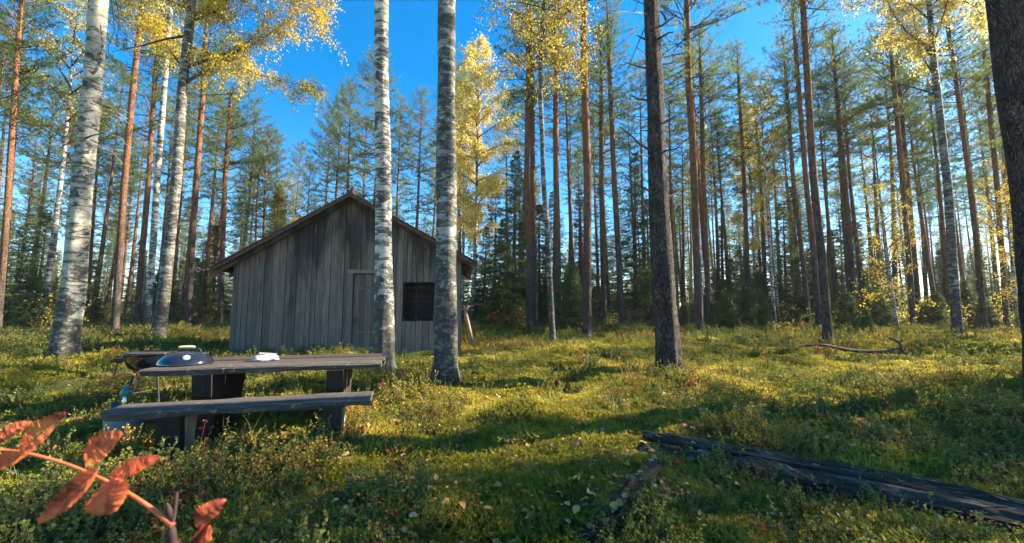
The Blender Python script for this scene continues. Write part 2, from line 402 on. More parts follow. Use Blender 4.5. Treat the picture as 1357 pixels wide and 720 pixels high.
# ------------------------------------------------------------------ tree prototypes
def branch_path(p, az, el, L, curve, n=5):
    s = np.linspace(0, 1, n)[:, None]
    d = np.array([math.cos(az) * math.cos(el), math.sin(az) * math.cos(el), math.sin(el)])
    return np.asarray(p) + d * L * s + np.array([0, 0, 1]) * curve * L * s ** 2
def pine_crown(seed, h, r, dens=1.0, deadlen=4.0):
    rng = np.random.default_rng(seed); P, A, parts = [], [], []
    z = 0.0
    while z < h - .15:
        t = z / h
        Lz = r * (0.62 + .9 * t if t < .35 else .94 * (1 - ((t - .35) / .72) ** 1.7)) + .18
        for b in range(rng.integers(3, 6)):
            if rng.random() < .22 * (1 - t): continue
            az = rng.random() * 2 * PI; L = Lz * rng.uniform(.45, 1.12); el = math.radians(-8 + 52 * t + rng.normal() * 10)
            path = branch_path((0, 0, z + rng.uniform(-.1, .1)), az, el, L, rng.uniform(.02, .28))
            parts += [(v, f, 0) for v, f in tube(path, np.linspace(.010 + .012 * L, .004, 5), 3, False)]
            m = max(3, int(L * 7 * dens))
            for s in np.linspace(.28, 1, m):
                c = np.array([np.interp(s, np.linspace(0, 1, 5), path[:, k]) for k in range(3)])
                sd = az + rng.choice((-1, 1)) * rng.uniform(.2, 1.3); l = (.12 + .26 * L * (1.15 - s)) * rng.uniform(.6, 1.2)
                dr = np.array([math.cos(sd), math.sin(sd), rng.uniform(.0, .6)])
                for u in (.35, .7, 1.0):
                    P.append(c + dr * l * u + rng.normal(size=3) * .04); A.append(dr * .6 + np.array([0, 0, .55]) + rng.normal(size=3) * .25)
        z += rng.uniform(.22, .38) * (1.25 - .5 * t)
    V, Fc = needles(P, A, 13, .115, .015, .62, rng)
    parts.append((V, Fc, 1))
    for q in range(int(deadlen * 3.2)):                 # bare dead twigs under the crown
        zz = -rng.random() * deadlen; az = rng.random() * 2 * PI; L = rng.uniform(.4, 1.5)
        path = branch_path((0, 0, zz), az, math.radians(rng.uniform(-25, 25)), L, rng.uniform(-.15, .2))
        parts += [(v, f, 2) for v, f in tube(path, np.linspace(.018, .004, 5), 3, False)]
        for u in (.5, .75):
            c = path[int(u * 4)]; pp = branch_path(c, az + rng.choice((-1, 1)) * .8, .1, L * .35, 0, 3)
            parts += [(v, f, 2) for v, f in tube(pp, np.linspace(.008, .003, 3), 3, False)]
    return mk('pine_crown', parts, [M_PBARK, M_PINE, M_DEAD])
def spruce_crown(seed, h, r, mat=None, dens=1.0, low=.4):
    rng = np.random.default_rng(seed); P, A, parts = [], [], []
    z = low
    while z < h - .1:
        t = z / h; Lz = r * (1 - t) ** .85 * (.8 + .2 * min(1, t * 6)) + .06
        for b in range(rng.integers(6, 9)):
            az = rng.random() * 2 * PI; L = Lz * rng.uniform(.62, 1.1); el = math.radians(-14 + 48 * t + rng.normal() * 6)
            path = branch_path((0, 0, z), az, el, L, rng.uniform(-.12, .12))
            parts += [(v, f, 0) for v, f in tube(path, np.linspace(.008 + .008 * L, .004, 5), 3, False)]
            for s in np.linspace(.18, 1, max(3, int(L * 8 * dens))):
                c = np.array([np.interp(s, np.linspace(0, 1, 5), path[:, k]) for k in range(3)])
                for sgn in (-1, 1):
                    sd = az + sgn * rng.uniform(.4, 1.1); l = (.06 + .34 * L * (1.1 - s)) * rng.uniform(.5, 1.1)
                    dr = np.array([math.cos(sd), math.sin(sd), rng.uniform(-.55, .0)])
                    for u in ((.5, 1.0) if l > .18 else (1.0,)):
                        P.append(c + dr * l * u); A.append(dr + np.array([0, 0, -.15]))
        z += rng.uniform(.16, .27) * (h / 9) ** .5
    P.append((0, 0, h)); A.append((0, 0, 1))
    V, Fc = needles(P, A, 9, .12, .022, .42, rng)
    parts.append((V, Fc, 1))
    return mk('spruce_crown', parts, [M_TWIG, mat or M_SPRUCE])
def twigs_and_leaves(path, rng, parts, LP, lpm=26, tw=.55, r0=.03, droop=.7, mat=0, start=.25, sides=5):
    n = len(path)
    parts += [(v, f, mat, True) for v, f in tube(path, np.linspace(r0, .004, n), sides, False)]
    L = float(np.linalg.norm(np.diff(path, axis=0), axis=1).sum())
    for s in np.linspace(start, 1, max(4, int(L * 5))):
        q = s * (n - 1); i = min(int(q), n - 2); c = path[i] + (path[i + 1] - path[i]) * (q - i)
        d = unit(path[i + 1] - path[i] + rng.normal(size=3) * .7); l = tw * rng.uniform(.4, 1.2)
        tp = np.array([c, c + d * l * .5 + [0, 0, -.1 * droop * l], c + d * l * .8 + np.array([0, 0, -.6 * droop * l])])
        parts += [(v, f, mat) for v, f in tube(tp, [.006, .004, .002], 3, False)]
        k = max(3, int(l * lpm)); u = rng.random((k, 1))
        LP.append(c + (tp[2] - c) * u + rng.normal(size=(k, 3)) * .09 * (tw / .55) + np.array([0, 0, .05]))
def birch_crown(seed, h, r, leaf, n=26, lpm=30, size=.06, sparse=1.0):
    rng = np.random.default_rng(seed); parts, LP = [], []
    for b in range(n):
        t = (b + rng.random()) / n; z = h * t * .93
        L = r * (.65 + 1.0 * t if t < .35 else 1.05 * (1 - ((t - .35) / .78) ** 1.5)) * rng.uniform(.7, 1.1) + .25
        az = b * 2.4 + rng.normal() * .4; el = math.radians(rng.uniform(22, 50) + 18 * t)
        path = branch_path((0, 0, z), az, el, L, rng.uniform(-.3, -.05), 6)
        twigs_and_leaves(path, rng, parts, LP, lpm * sparse, .34 * r ** .5 + .18, .008 + .014 * L, .9)
        for q in (2, 3):
            p2 = branch_path(path[q], az + rng.choice((-1, 1)) * rng.uniform(.5, 1.1), el * .6, L * .5, -.25, 4)
            twigs_and_leaves(p2, rng, parts, LP, lpm * sparse, .3 * r ** .5 + .15, .01, .9, start=.1)
    P = np.concatenate(LP); V, Fc = leafquads(P, size, rng)
    parts.append((V, Fc, 1))
    return mk('birch_crown', parts, [M_TWIG, leaf])

PC = [pine_crown(11, 8.0, 1.75), pine_crown(12, 7.2, 1.95), pine_crown(13, 9.0, 1.6, .95), pine_crown(14, 6.6, 1.7)]
PCH = [8.0, 7.2, 9.0, 6.6]
PL = [pine_crown(21, 11.0, 1.7, 1.0, 2.5), pine_crown(22, 12.0, 1.9, .9, 2.0)]
PLH = [11.0, 12.0]
SPH = [10.0, 12.5, 7.0]
SPC = [spruce_crown(31, 10.0, 1.55), spruce_crown(32, 12.5, 1.8, None, .85), spruce_crown(33, 7.0, 1.25)]
YS = spruce_crown(34, 2.4, .75, M_YSPRUCE, 2.2, .12)
BCH = [10.5, 8.0, 7.0]
BC = [birch_crown(41, 10.5, 2.0, M_YPALE, 38, 90, .085), birch_crown(42, 8.0, 1.7, M_YELLOW, 22, 28, .07), birch_crown(43, 7.0, 1.9, M_YGREEN, 22, 40, .07)]
BIG = birch_crown(44, 8.0, 2.4, M_YGREEN, 18, 9, .10)

def trunk_mesh(P, R, mat, sides=10, seed=0, flare=1.5, rough=.05, step=.5, fh=.5):
    """P: way points relative to the base; R: radii at them"""
    P = np.asarray(P, float); rng = np.random.default_rng(seed)
    ln = np.concatenate([[0], np.cumsum(np.linalg.norm(np.diff(P, axis=0), axis=1))])
    s = np.unique(np.concatenate([np.linspace(0, 1.2, 10), np.arange(1.2, ln[-1], step), [ln[-1]]]))
    Q = np.stack([np.interp(s, ln, P[:, k]) for k in range(3)], -1)
    for _ in range(2): Q[1:-1] = .25 * Q[:-2] + .5 * Q[1:-1] + .25 * Q[2:]
    r = np.interp(s, ln, R) * (1 + (flare - 1) * np.exp(-s / (fh * .45)))
    a = np.arange(sides)
    jit = rng.random((len(s), sides)) - .5
    lo = rng.random((len(s), sides)) - .5
    for _ in range(2): lo = (lo + np.roll(lo, 1, 1) + np.roll(lo, -1, 1) + np.roll(lo, 1, 0) + np.roll(lo, -1, 0)) / 2.6
    jit = 1 + rough * (jit + lo * 1.8)
    lob = rng.random(sides); lob = (lob + np.roll(lob, 1)) / 1.4 - .2; lob = 1 + .34 * (lob - .5) * np.exp(-s[:, None] / .35) * 2
    parts = [(v, f, 0, True) for v, f in tube(Q, r, sides, True, jit * lob)]
    return mk('trunk', parts, mat)

def tree_px(kind, d, pix, H, crown=None, crown_h=1, crown_base=None, mat=None, sides=10, flare=1.35, label='', group=None, name=None, rough=.04, cscale=1.0, minr=.02, cname='crown', seed=0):
    """pix: list of (px, py, width px) from base to top; the trunk continues above the last one to height H"""
    pts = [at(px, py, d) for px, py, w in pix]; rad = [w * d / F / 2 / math.hypot(1, (px - CX) / F) for px, py, w in pix]
    bx_, by_ = pts[0][0], d; z0 = gzf(bx_, by_) - .08
    base = np.array([bx_, by_, z0])
    rel = [np.zeros(3)] + [p - base for p in pts[1:]]
    v = unit(rel[-1] - rel[max(0, len(rel) - 3)]); v = unit(v * np.array([.6, .6, 1]))
    top = rel[-1]
    if top[2] < H:
        rem = H - top[2]; n = 4; r1 = rad[-1]
        for k in range(1, n + 1):
            u = k / n; rel.append(top + v / v[2] * rem * u); rad.append(max(minr, r1 * (1 - u) ** .8))
    e = thing(name or kind, label, 'tree', base, 0, group)
    ob('trunk', trunk_mesh(rel, rad, mat, sides, seed + abs(int(pix[0][0])), flare, rough), e)
    if crown is not None:
        rel = np.array(rel); cb = crown_base if crown_base is not None else H - crown_h * cscale
        p = np.array([np.interp(cb, rel[:, 2], rel[:, k]) for k in range(3)])
        tp = rel[-1]; ax = Vector(tp - p); q = ax.to_track_quat('Z', 'Y') if ax.length > .5 else Vector((0, 0, 1)).to_track_quat('Z', 'Y')
        sz = (H - cb) / crown_h
        M = q.to_matrix().to_4x4() @ Matrix.Rotation(random.Random(int(pix[0][0]) * 7 + 1).random() * 6.28, 4, 'Z')
        o = ob(cname, crown, e, p, M.to_euler(), (cscale, cscale, sz))
    return e, np.array(rel), base

# ------------------------------------------------------------------ cabin
CA = math.radians(7)
c0 = at(303, 472, 9.6)
cabin_z = gzf(c0[0] + 2.5, c0[1] + .3)
cu = np.array([math.cos(CA), math.sin(CA), 0]); cn = np.array([-math.sin(CA), math.cos(CA), 0])
def wall(px, py):
    """pixel on the front wall plane -> (u along the wall, z above the cabin base)"""
    d = ray(px, py); o = np.array([0, 0, CAMZ]); t = np.dot(c0 - o, cn) / np.dot(d, cn); p = o + d * t
    return float(np.dot(p - c0, cu)), float(p[2] - cabin_z)
cabin = thing('cabin', 'grey weathered board cabin with red-brown gable roof, plank door and dark window', 'cabin', (c0[0], c0[1], cabin_z), CA)
Wd = wall(611, 420)[0]; DEP = 4.2
uP, zP = wall(468, 262); zL = wall(303, 347)[1]; zR = wall(611, 342)[1]
def roofz(u): return np.interp(u, [0, uP, Wd], [zL, zP, zR])
rng = random.Random(4)
def board(u0, u1, z0, z1a, z1b, v0, th, name='board', mat=M_BOARD, parent=cabin):
    """vertical board in front-wall coordinates, its top cut to a slope"""
    V = []
    for v in (v0, v0 + th):
        V += [(u0, v, z0), (u1, v, z0), (u1, v, z1b), (u0, v, z1a)]
    Fc = [[0, 1, 2, 3], [5, 4, 7, 6], [4, 0, 3, 7], [1, 5, 6, 2], [3, 2, 6, 7], [4, 5, 1, 0]]
    return ob(name, mk(name, [(V, Fc, 0)], mat), parent)
uw0, zw0 = wall(533, 426); uw1, zw1 = wall(581, 374)
ud0, zd0 = wall(465, 461); ud1, zd1 = wall(508, 363)
u = 0.0
edges = [0.0]
while edges[-1] < Wd - .16:
    edges.append(edges[-1] + rng.uniform(.095, .165))
for e_ in (uw0, uw1, ud0, ud1):
    k = min(range(len(edges)), key=lambda q: abs(edges[q] - e_)); edges[k] = e_
edges[-1] = Wd
edges = sorted(set(edges))
for a, b in zip(edges[:-1], edges[1:]):
    if b - a < .03: continue
    m = .5 * (a + b); off = -rng.uniform(.0, .028); th = .03 - off
    low = -.04 + rng.uniform(-.03, .05) - (.06 if m > uw0 - .3 else 0)
    g_ = rng.uniform(.003, .008)
    if ud0 - .001 < m < ud1 + .001:
        board(a + g_, b - g_, zd1 + .0, roofz(a), roofz(b), off, th)
    elif uw0 - .001 < m < uw1 + .001:
        board(a + g_, b - g_, low, zw0, zw0, off, th)
        board(a + g_, b - g_, zw1, roofz(a), roofz(b), off, th)
    else:
        board(a + g_, b - g_, low, roofz(a), roofz(b), off, th)
# dark sheets behind the boards: shade in the gaps put into colour
def panel(name, pts, v0, v1, mat):
    a, b = prism(pts, lambda uu, zz, tt: (uu, v0 + (v1 - v0) * tt, zz))
    return ob(name, mk(name, [(a[0], a[1], 0), (b[0], b[1], 0)], mat), cabin)
for pts in ([(.03, 0), (ud0, 0), (ud0, roofz(ud0) - .02), (.03, roofz(.03) - .02)],
            [(ud0, zd1), (ud1, zd1), (ud1, roofz(ud1) - .02), (uP, zP - .02), (ud0, roofz(ud0) - .02)],
            [(ud1, 0), (uw0, 0), (uw0, roofz(uw0) - .02), (ud1, roofz(ud1) - .02)],
            [(uw0, 0), (uw1, 0), (uw1, zw0), (uw0, zw0)],
            [(uw0, zw1), (uw1, zw1), (uw1, roofz(uw1) - .02), (uw0, roofz(uw0) - .02)],
            [(uw1, 0), (Wd - .03, 0), (Wd - .03, roofz(Wd - .03) - .02), (uw1, roofz(uw1) - .02)]):
    panel('gap_shade_backing', pts, .032, .055, M_INT)
# side and back walls, boards one by one
for side, uu in (('l', 0.0), ('r', Wd)):
    v = .034
    while v < DEP - .05:
        w_ = min(rng.uniform(.10, .16), DEP - v); zz = zL if side == 'l' else zR
        x0, x1 = (0, .026) if side == 'l' else (Wd - .026, Wd)
        Vb, Fb = box(((x0 + x1) / 2 + rng.uniform(-.006, .006), v + w_ / 2, zz / 2 - .03), (.026, w_ - .006, zz + .06))
        ob('board', mk('board', [(Vb, Fb, 0)], M_BOARD), cabin); v += w_
u = .03
while u < Wd - .05:
    w_ = min(.14, Wd - u); board(u, u + w_ - .006, -.04, roofz(u) - .02, roofz(u + w_) - .02, DEP, .03); u += w_
# door
dleaf = ob('door', None, cabin)
du = np.linspace(ud0 + .01, ud1 - .005, 6)
for a, b in zip(du[:-1], du[1:]): board(a + .002, b - .002, zd0 + .02, zd1 - .015, zd1 - .015, .034 + rng.uniform(-.004, .004), .026, 'door_board', M_BOARD, dleaf)
for zz in (zd1 - .34, zd0 + .35):
    Vb, Fb = box(((ud0 + ud1) / 2 + .02, .022, zz), (ud1 - ud0 - .10, .022, .035)); ob('hinge_strap', mk('hinge_strap', [(Vb, Fb, 0)], M_DEAD), dleaf)
Vb, Fb = box((ud0 + .07, .01, zd0 + .62), (.03, .05, .12)); ob('handle', mk('handle', [(Vb, Fb, 0)], M_BLACK), dleaf)
uj = wall(460, 400)[0]
Vb, Fb = box(((uj + ud0) / 2, -.03, zd1 / 2), (ud0 - uj, .035, zd1 + .04)); ob('door_jamb', mk('door_jamb', [(Vb, Fb, 0)], M_FRAME), cabin)
Vb, Fb = box((ud1 + .045, -.03, zd1 / 2), (.085, .035, zd1 + .04)); ob('door_jamb', mk('door_jamb', [(Vb, Fb, 0)], M_FRAME), cabin)
Vb, Fb = box(((uj + ud1) / 2 + .04, -.036, zd1 + .045), (ud1 - uj + .09, .036, .085)); ob('door_lintel', mk('door_lintel', [(Vb, Fb, 0)], M_FRAME), cabin)
Vb, Fb = box(((ud0 + ud1) / 2, -.01, zd0 - .05), (ud1 - ud0, .12, .14)); ob('door_sill', mk('door_sill', [(Vb, Fb, 0)], M_CUT), cabin)
# window opening with a post and a boarded inner wall
wf = ob('window', None, cabin)
for (uu, zz, su, sz) in ((uw0 - .0 + .02, (zw0 + zw1) / 2, .04, zw1 - zw0), (uw1 - .02, (zw0 + zw1) / 2, .04, zw1 - zw0)):
    Vb, Fb = box((uu, .045, zz), (su - .004, .07, sz)); ob('frame', mk('frame', [(Vb, Fb, 0)], M_DARKTIMBER), wf)
for zz in (zw0 + .016, zw1 - .016):
    Vb, Fb = box(((uw0 + uw1) / 2, .045, zz), (uw1 - uw0 - .084, .07, .03)); ob('frame', mk('frame', [(Vb, Fb, 0)], M_DARKTIMBER), wf)
um = wall(551, 400)[0]
Vb, Fb = box((um, .07, (zw0 + zw1) / 2), (.035, .05, zw1 - zw0 - .066)); ob('mullion', mk('mullion', [(Vb, Fb, 0)], M_DARKTIMBER), wf)
for k in range(7):
    hh = (zw1 - zw0 + .1) / 7; Vb, Fb = box(((uw0 + uw1) / 2, .24 + rng.uniform(0, .03), zw0 - .05 + hh * (k + .5)), (uw1 - uw0 + .3, .03, hh - .014))
    ob('slat', mk('slat', [(Vb, Fb, 0)], M_INT), wf)
# roof: two slopes of boards under felt, rafters, barge boards
OV = .28; OVB = .3
ueL, zeL = wall(281, 352)[0], None; ueR = wall(631, 345)[0]
sL = (zP - zL) / uP; sR = (zP - zR) / (Wd - uP)
ueL = -.36; ueR = Wd + .30
def rz(u): return np.where(u < uP, zP + (u - uP) * sL, zP - (u - uP) * sR) + .01
for nm, ua, ub in (('l', ueL, uP), ('r', uP, ueR)):
    s_ = sL if nm == 'l' else sR
    rf = ob('roof', None, cabin)
    za, zb = (float(rz(ua)), zP + .01) if nm == 'l' else (zP + .01, float(rz(ub)))
    n = 14
    for k in range(n):                                  # deck boards running along the ridge
        t0, t1 = k / n, (k + 1) / n - .004
        a0, a1 = ua + (ub - ua) * t0, ua + (ub - ua) * t1; b0, b1 = za + (zb - za) * t0, za + (zb - za) * t1
        V = [(a0, -OV, b0), (a1, -OV, b1), (a1, DEP + OVB, b1), (a0, DEP + OVB, b0)]
        V += [(x, y, z + .022) for x, y, z in V]
        ob('deck_board', mk('deck_board', [(V, [[3, 2, 1, 0], [4, 5, 6, 7], [0, 1, 5, 4], [2, 3, 7, 6], [1, 2, 6, 5], [3, 0, 4, 7]], 0)], M_DARKTIMBER), rf)
    V = [(ua - (.03 if nm == 'l' else 0), -OV - .02, za + .026), (ub + (.03 if nm == 'r' else 0), -OV - .02, zb + .026), (ub + (.03 if nm == 'r' else 0), DEP + OVB + .02, zb + .026), (ua - (.03 if nm == 'l' else 0), DEP + OVB + .02, za + .026)]
    V += [(x, y, z + .025) for x, y, z in V]
    ob('roofing_felt', mk('roofing_felt', [(V, [[3, 2, 1, 0], [4, 5, 6, 7], [0, 1, 5, 4], [2, 3, 7, 6], [1, 2, 6, 5], [3, 0, 4, 7]], 0)], M_ROOF), rf)
    V = [(ua, -OV - .03, za - .06), (ub, -OV - .03, zb - .06), (ub, -OV - .003, zb - .06), (ua, -OV - .003, za - .06)]
    V += [(x, y, z + .08) for x, y, z in V]
    ob('barge_board', mk('barge_board', [(V, [[3, 2, 1, 0], [4, 5, 6, 7], [0, 1, 5, 4], [2, 3, 7, 6], [1, 2, 6, 5], [3, 0, 4, 7]], 0)], M_ROOF), rf)
    for v in np.arange(-.15, DEP + .3, .62):
        V = [(ua + .02, v, za - .11), (ub, v, zb - .11), (ub, v + .06, zb - .11), (ua + .02, v + .06, za - .11)]
        V += [(x, y, z + .108) for x, y, z in V]
        if 0 < v < DEP - .05 or v < 0 or v > DEP:
            ob('rafter', mk('rafter', [(V, [[3, 2, 1, 0], [4, 5, 6, 7], [0, 1, 5, 4], [2, 3, 7, 6], [1, 2, 6, 5], [3, 0, 4, 7]], 0)], M_BOARD), rf)
up_, zp_ = wall(454, 252)
Vl, Fl = lathe([(.0, -.3), (.055, -.3), (.055, .20), (.062, .20), (.062, .26), (.0, .26)], 14)
ob('chimney_pipe', mk('chimney_pipe', [(Vl, Fl, 0)], M_CHIM), cabin, (up_, .9, zp_ + .05))
Vb, Fb = box((Wd / 2, DEP / 2, .02), (Wd - .08, DEP - .1, .04)); ob('floor_deck', mk('floor_deck', [(Vb, Fb, 0)], M_INT), cabin)

# ------------------------------------------------------------------ trees seen singly
PB = M_PBARK
G1 = 'near birches on the clearing'
tree_px('birch_tree', 8.0, [(85, 486, 46), (88, 450, 40), (100, 348, 33), (110, 240, 30), (121, 130, 30), (131, 0, 28)], 17, BIG, 8.0, 9.0, M_BIRCHL, 26, 1.08,
        'thick pale lichen-spotted birch with broken twig stubs, beside the kettle grill', rough=.10)
tree_px('birch_tree', 7.7, [(510, 487, 30), (509, 440, 27), (508, 350, 23), (508, 267, 22), (506, 130, 20), (505, 0, 19)], 17, BIG, 8.0, 8.5, M_BIRCH, 24, 1.2,
        'slim white birch with black bars rising beside the cabin door at the table end', rough=.075)
tree_px('birch_tree', 6.0, [(591, 510, 34), (591, 460, 31), (591, 380, 29), (591, 267, 28), (592, 130, 25), (592, 0, 24)], 16, BIG, 8.0, 8.0, M_BIRCHD, 26, 1.15,
        'grey birch with dark patchy bark covering the edge of the cabin window', rough=.08)
wt, wrel, wbase = tree_px('pine_tree', 6.5, [(888, 503, 33), (884, 440, 32), (876, 348, 29), (872, 240, 26), (867, 108, 24), (862, 0, 21)], 16, PC[1], 7.2, 9.0, M_PDARK, 24, 1.12,
        'dark rough-barked pine with many short dead branch stubs standing on open moss', rough=.10)
hb, hrel, hbase = tree_px('birch_tree', 13.0, [(209, 455, 21), (216, 400, 19), (226, 310, 16.5), (234, 240, 16), (242, 108, 15), (255, 0, 13)], 17.5, None, 1, None, M_BIRCHD, 16, 1.5,
        'birch with yellow leaves on long dark branches arching towards the cabin roof')
tree_px('birch_tree', 17.0, [(194, 444, 11), (202, 340, 10), (208, 240, 9.5), (217, 126, 9), (226, 0, 8)], 19, BC[2], 7.0, 12.0, M_BIRCH, 12, 1.3,
        'slender white birch standing close behind the birch with arching branches')
rb, rrel, rbase = tree_px('birch_tree', 12.2, [(733, 462, 8.5), (729, 380, 7.5), (725, 294, 7), (719, 240, 6.5), (720, 217, 6.5), (716, 126, 6), (716, 54, 5.5), (722, 0, 5)], 13, BC[1], 8.0, 8.6, M_BIRCHD, 10, 1.3,
        'thin wavy birch sapling with sparse yellow leaves among the pines', cscale=.8)
ap, arel, abase = tree_px('birch_tree', 15.0, [(1269, 450, 17), (1262, 340, 14), (1256, 240, 13), (1252, 217, 12.5), (1243, 126, 11), (1236, 72, 10), (1231, 0, 8)], 18, BC[1], 8.0, 12.5, M_BIRCHD, 14, 1.35,
        'mottled grey birch with forked yellow-leaved limbs near the fallen dead branch')
tree_px('pine_tree', 5.6, [(1392, 500, 66), (1386, 460, 64), (1366, 240, 62), (1345, 120, 60), (1333, 0, 58)], 18, PC[0], 8.0, 10.5, M_PDARK, 26, 1.2,
        'massive dark pine trunk cut by the frame with smooth shaded bark')
PX = [  # d, way points, H, crown, label
    (18, [(-3, 436, 12), (5, 340, 11), (13, 220, 10), (20, 110, 9.5), (27, 15, 8)], 17.5, 0, 'leaning orange-barked pine with spreading crown at the edge of the clearing'),
    (19, [(2, 436, 9), (8, 330, 8.5), (15, 230, 8), (23, 110, 7)], 17, 1, 'thinner orange-barked pine beside the leaning orange pine'),
    (18, [(152, 443, 12), (158, 340, 11), (165, 240, 10.5), (177, 108, 9.5), (186, 29, 8)], 18, 3, 'dark-trunked straight pine close behind the thick pale birch'),
    (21, [(180, 439, 9.5), (188, 340, 9), (197, 240, 8.5), (206, 94, 7.5)], 17, 2, 'red-barked pine standing against the slender white birch'),
    (22, [(248, 439, 10), (254, 330, 9.5), (260, 240, 9), (269, 126, 8), (272, 54, 7)], 18.5, 0, 'orange pine directly behind the birch with arching branches'),
    (24, [(291, 440, 8), (295, 330, 7.5), (298, 240, 7), (305, 144, 6)], 14.5, 1, 'orange pine growing just off the cabin eave with a low round crown'),
    (27, [(62, 425, 7), (72, 330, 6.5), (81, 240, 6), (92, 160, 5)], 16, 2, 'pine with full conical crown leaning beside its twin trunk'),
    (20, [(703, 437, 8.5), (701, 330, 8), (698, 240, 7.5), (700, 108, 7)], 18, 3, 'dark slim pine, one of a close pair by the tall dark spruces'),
    (21, [(709, 437, 8), (708, 330, 7.5), (706, 240, 7), (705, 108, 6.5)], 18, 0, 'pale-lit slim pine, other of the close pair by the spruces'),
    (19, [(740, 440, 9), (739, 330, 8.5), (737, 240, 8), (736, 72, 7)], 18, 1, 'straight red-barked pine next to the wavy birch sapling'),
    (14, [(778, 456, 12), (778, 350, 11.5), (779, 240, 11), (775, 126, 10.5), (773, 0, 9)], 19, 3, 'dark straight pine with grey lower trunk next to the young light-green spruce'),
    (22, [(800, 437, 8), (799, 330, 7.5), (797, 240, 7), (797, 110, 6.5)], 17, 2, 'reddish pine between the dark straight pine and the bushy pine'),
    (21, [(825, 437, 8.5), (820, 340, 8), (814, 240, 7.5), (807, 72, 6.5)], 18, 0, 'bushy-crowned pine leaning slightly, behind the rough pine with dead stubs'),
    (16, [(927, 448, 12), (924, 350, 11), (920, 240, 10.5), (916, 144, 10), (912, 119, 9.5), (910, 0, 8.5)], 17, 1, 'pine with a kinked orange upper trunk and wide open crown'),
    (22, [(940, 438, 7.5), (936, 330, 7), (932, 240, 6.5), (929, 108, 6)], 17, 3, 'slim pine growing just beside the kinked pine'),
    (25, [(994, 432, 6.5), (990, 330, 6), (986, 240, 5.5), (979, 108, 5)], 18, 2, 'thin straight pine in the gap beside the yellow birch'),
    (20, [(1086, 436, 9), (1078, 330, 8.5), (1068, 240, 8), (1055, 72, 7)], 18, 0, 'tall pine just behind the dark leaning pine by the fallen branch'),
    (23, [(1073, 434, 7), (1062, 330, 6.5), (1051, 240, 6), (1042, 108, 5.5)], 17, 3, 'slim red pine next to the tall pine behind the leaning one'),
    (12.3, [(1098, 463, 13.5), (1090, 350, 12), (1078, 240, 11), (1069, 90, 10), (1064, 0, 9)], 18, 1, 'dark leaning pine with a scarred base beside the fallen dead branch'),
    (23, [(1135, 434, 8), (1127, 330, 7.5), (1120, 240, 7), (1106, 90, 6)], 17.5, 0, 'pine beyond the fallen branch with a broad ragged crown'),
    (21, [(1211, 438, 9), (1204, 340, 8.5), (1196, 240, 8), (1182, 80, 7)], 18, 3, 'dark pine, nearer one of a pair among yellow saplings'),
    (23, [(1220, 437, 8), (1212, 340, 7.5), (1203, 240, 7), (1193, 130, 6.5)], 17, 2, 'dark pine, further one of a pair among yellow saplings'),
    (19, [(1306, 443, 9), (1296, 340, 8.5), (1285, 240, 8), (1267, 108, 7.5), (1256, 36, 7)], 18.5, 1, 'red pine slanting just beyond the mottled grey birch'),
    (21, [(1334, 439, 9), (1328, 340, 8.5), (1321, 240, 8.5), (1308, 108, 8)], 18, 0, 'red pine between the slanting pine and the massive dark trunk'),
]
for d, pix, H, ci, lab in PX:
    tree_px('pine_tree', d, pix, H, PC[ci], PCH[ci], max(H - PCH[ci] * 1.05, 6.0), PB, 12, 1.3, lab, cscale=1.08, group='tall pines at the edge of the clearing')
# the custom limbs
def limbs(e, base, lists, leafmat, seed, d, lpm, tw, name='limb', size=.06, r0=.05, spread=1.2):
    rg = np.random.default_rng(seed)
    for k, (pts, w, lf) in enumerate(lists):
        off = rg.uniform(-spread, spread)
        P = [at(px, py, d + off * (q / max(1, len(pts) - 1))) - base for q, (px, py) in enumerate(pts)]
        path = smoothpath(P, 9); parts, LP = [], []
        twigs_and_leaves(path, rg, parts, LP, lpm, tw, w, .9, 0, .12, 6) if lf else parts.extend((v, f, 0, True) for v, f in tube(path, np.linspace(w, .006, 9), 6))
        if lf:
            extra = []
            for q in range(2, 9):
                for s in range(2):
                    az = rg.random() * 6.28
                    pp = branch_path(path[q], az, rg.uniform(-.2, .6), rg.uniform(.35, 1.0), -.35, 4)
                    twigs_and_leaves(pp, rg, parts, LP, lpm, tw * .8, .010, 1.0, 0, .1, 3)
            V, Fc = leafquads(np.concatenate(LP), size, rg); parts.append((V, Fc, 1))
        ob(name, mk(name, parts, [M_TWIG, leafmat]), e)
limbs(hb, hbase, [([(248, 108), (275, 92), (308, 72), (335, 50), (352, 22)], .055, 1), ([(250, 88), (285, 76), (320, 66), (365, 40), (395, 14)], .055, 1),
    ([(254, 28), (275, 20), (290, 12), (306, -8)], .05, 1), ([(251, 62), (300, 80), (352, 102), (422, 117)], .032, 1), ([(250, 122), (280, 126), (340, 120)], .025, 0),
    ([(256, 20), (300, -2), (350, -18), (410, -8)], .04, 1), ([(258, 0), (300, -25), (360, -40), (420, -20), (432, 20)], .04, 1), ([(258, -10), (320, -45), (390, -30), (425, 40)], .04, 1),
    ([(240, 88), (222, 62), (205, 45), (198, 20)], .035, 1), ([(246, 48), (220, 52), (190, 60), (148, 69)], .045, 0), ([(254, 12), (230, -10), (200, -20), (170, 5)], .035, 1),
    ([(256, 5), (262, -30), (280, -60), (300, -70)], .05, 1), ([(256, 5), (240, -40), (215, -60), (190, -50)], .05, 1)], M_YELLOW, 5, 13, 64, .65, size=.075)
bo = birch_crown(45, 7.0, 2.6, M_YELLOW, 18, 18, .07)
ob('crown', bo, hb, (hrel[-1][0] * .8, 0, 10.3))
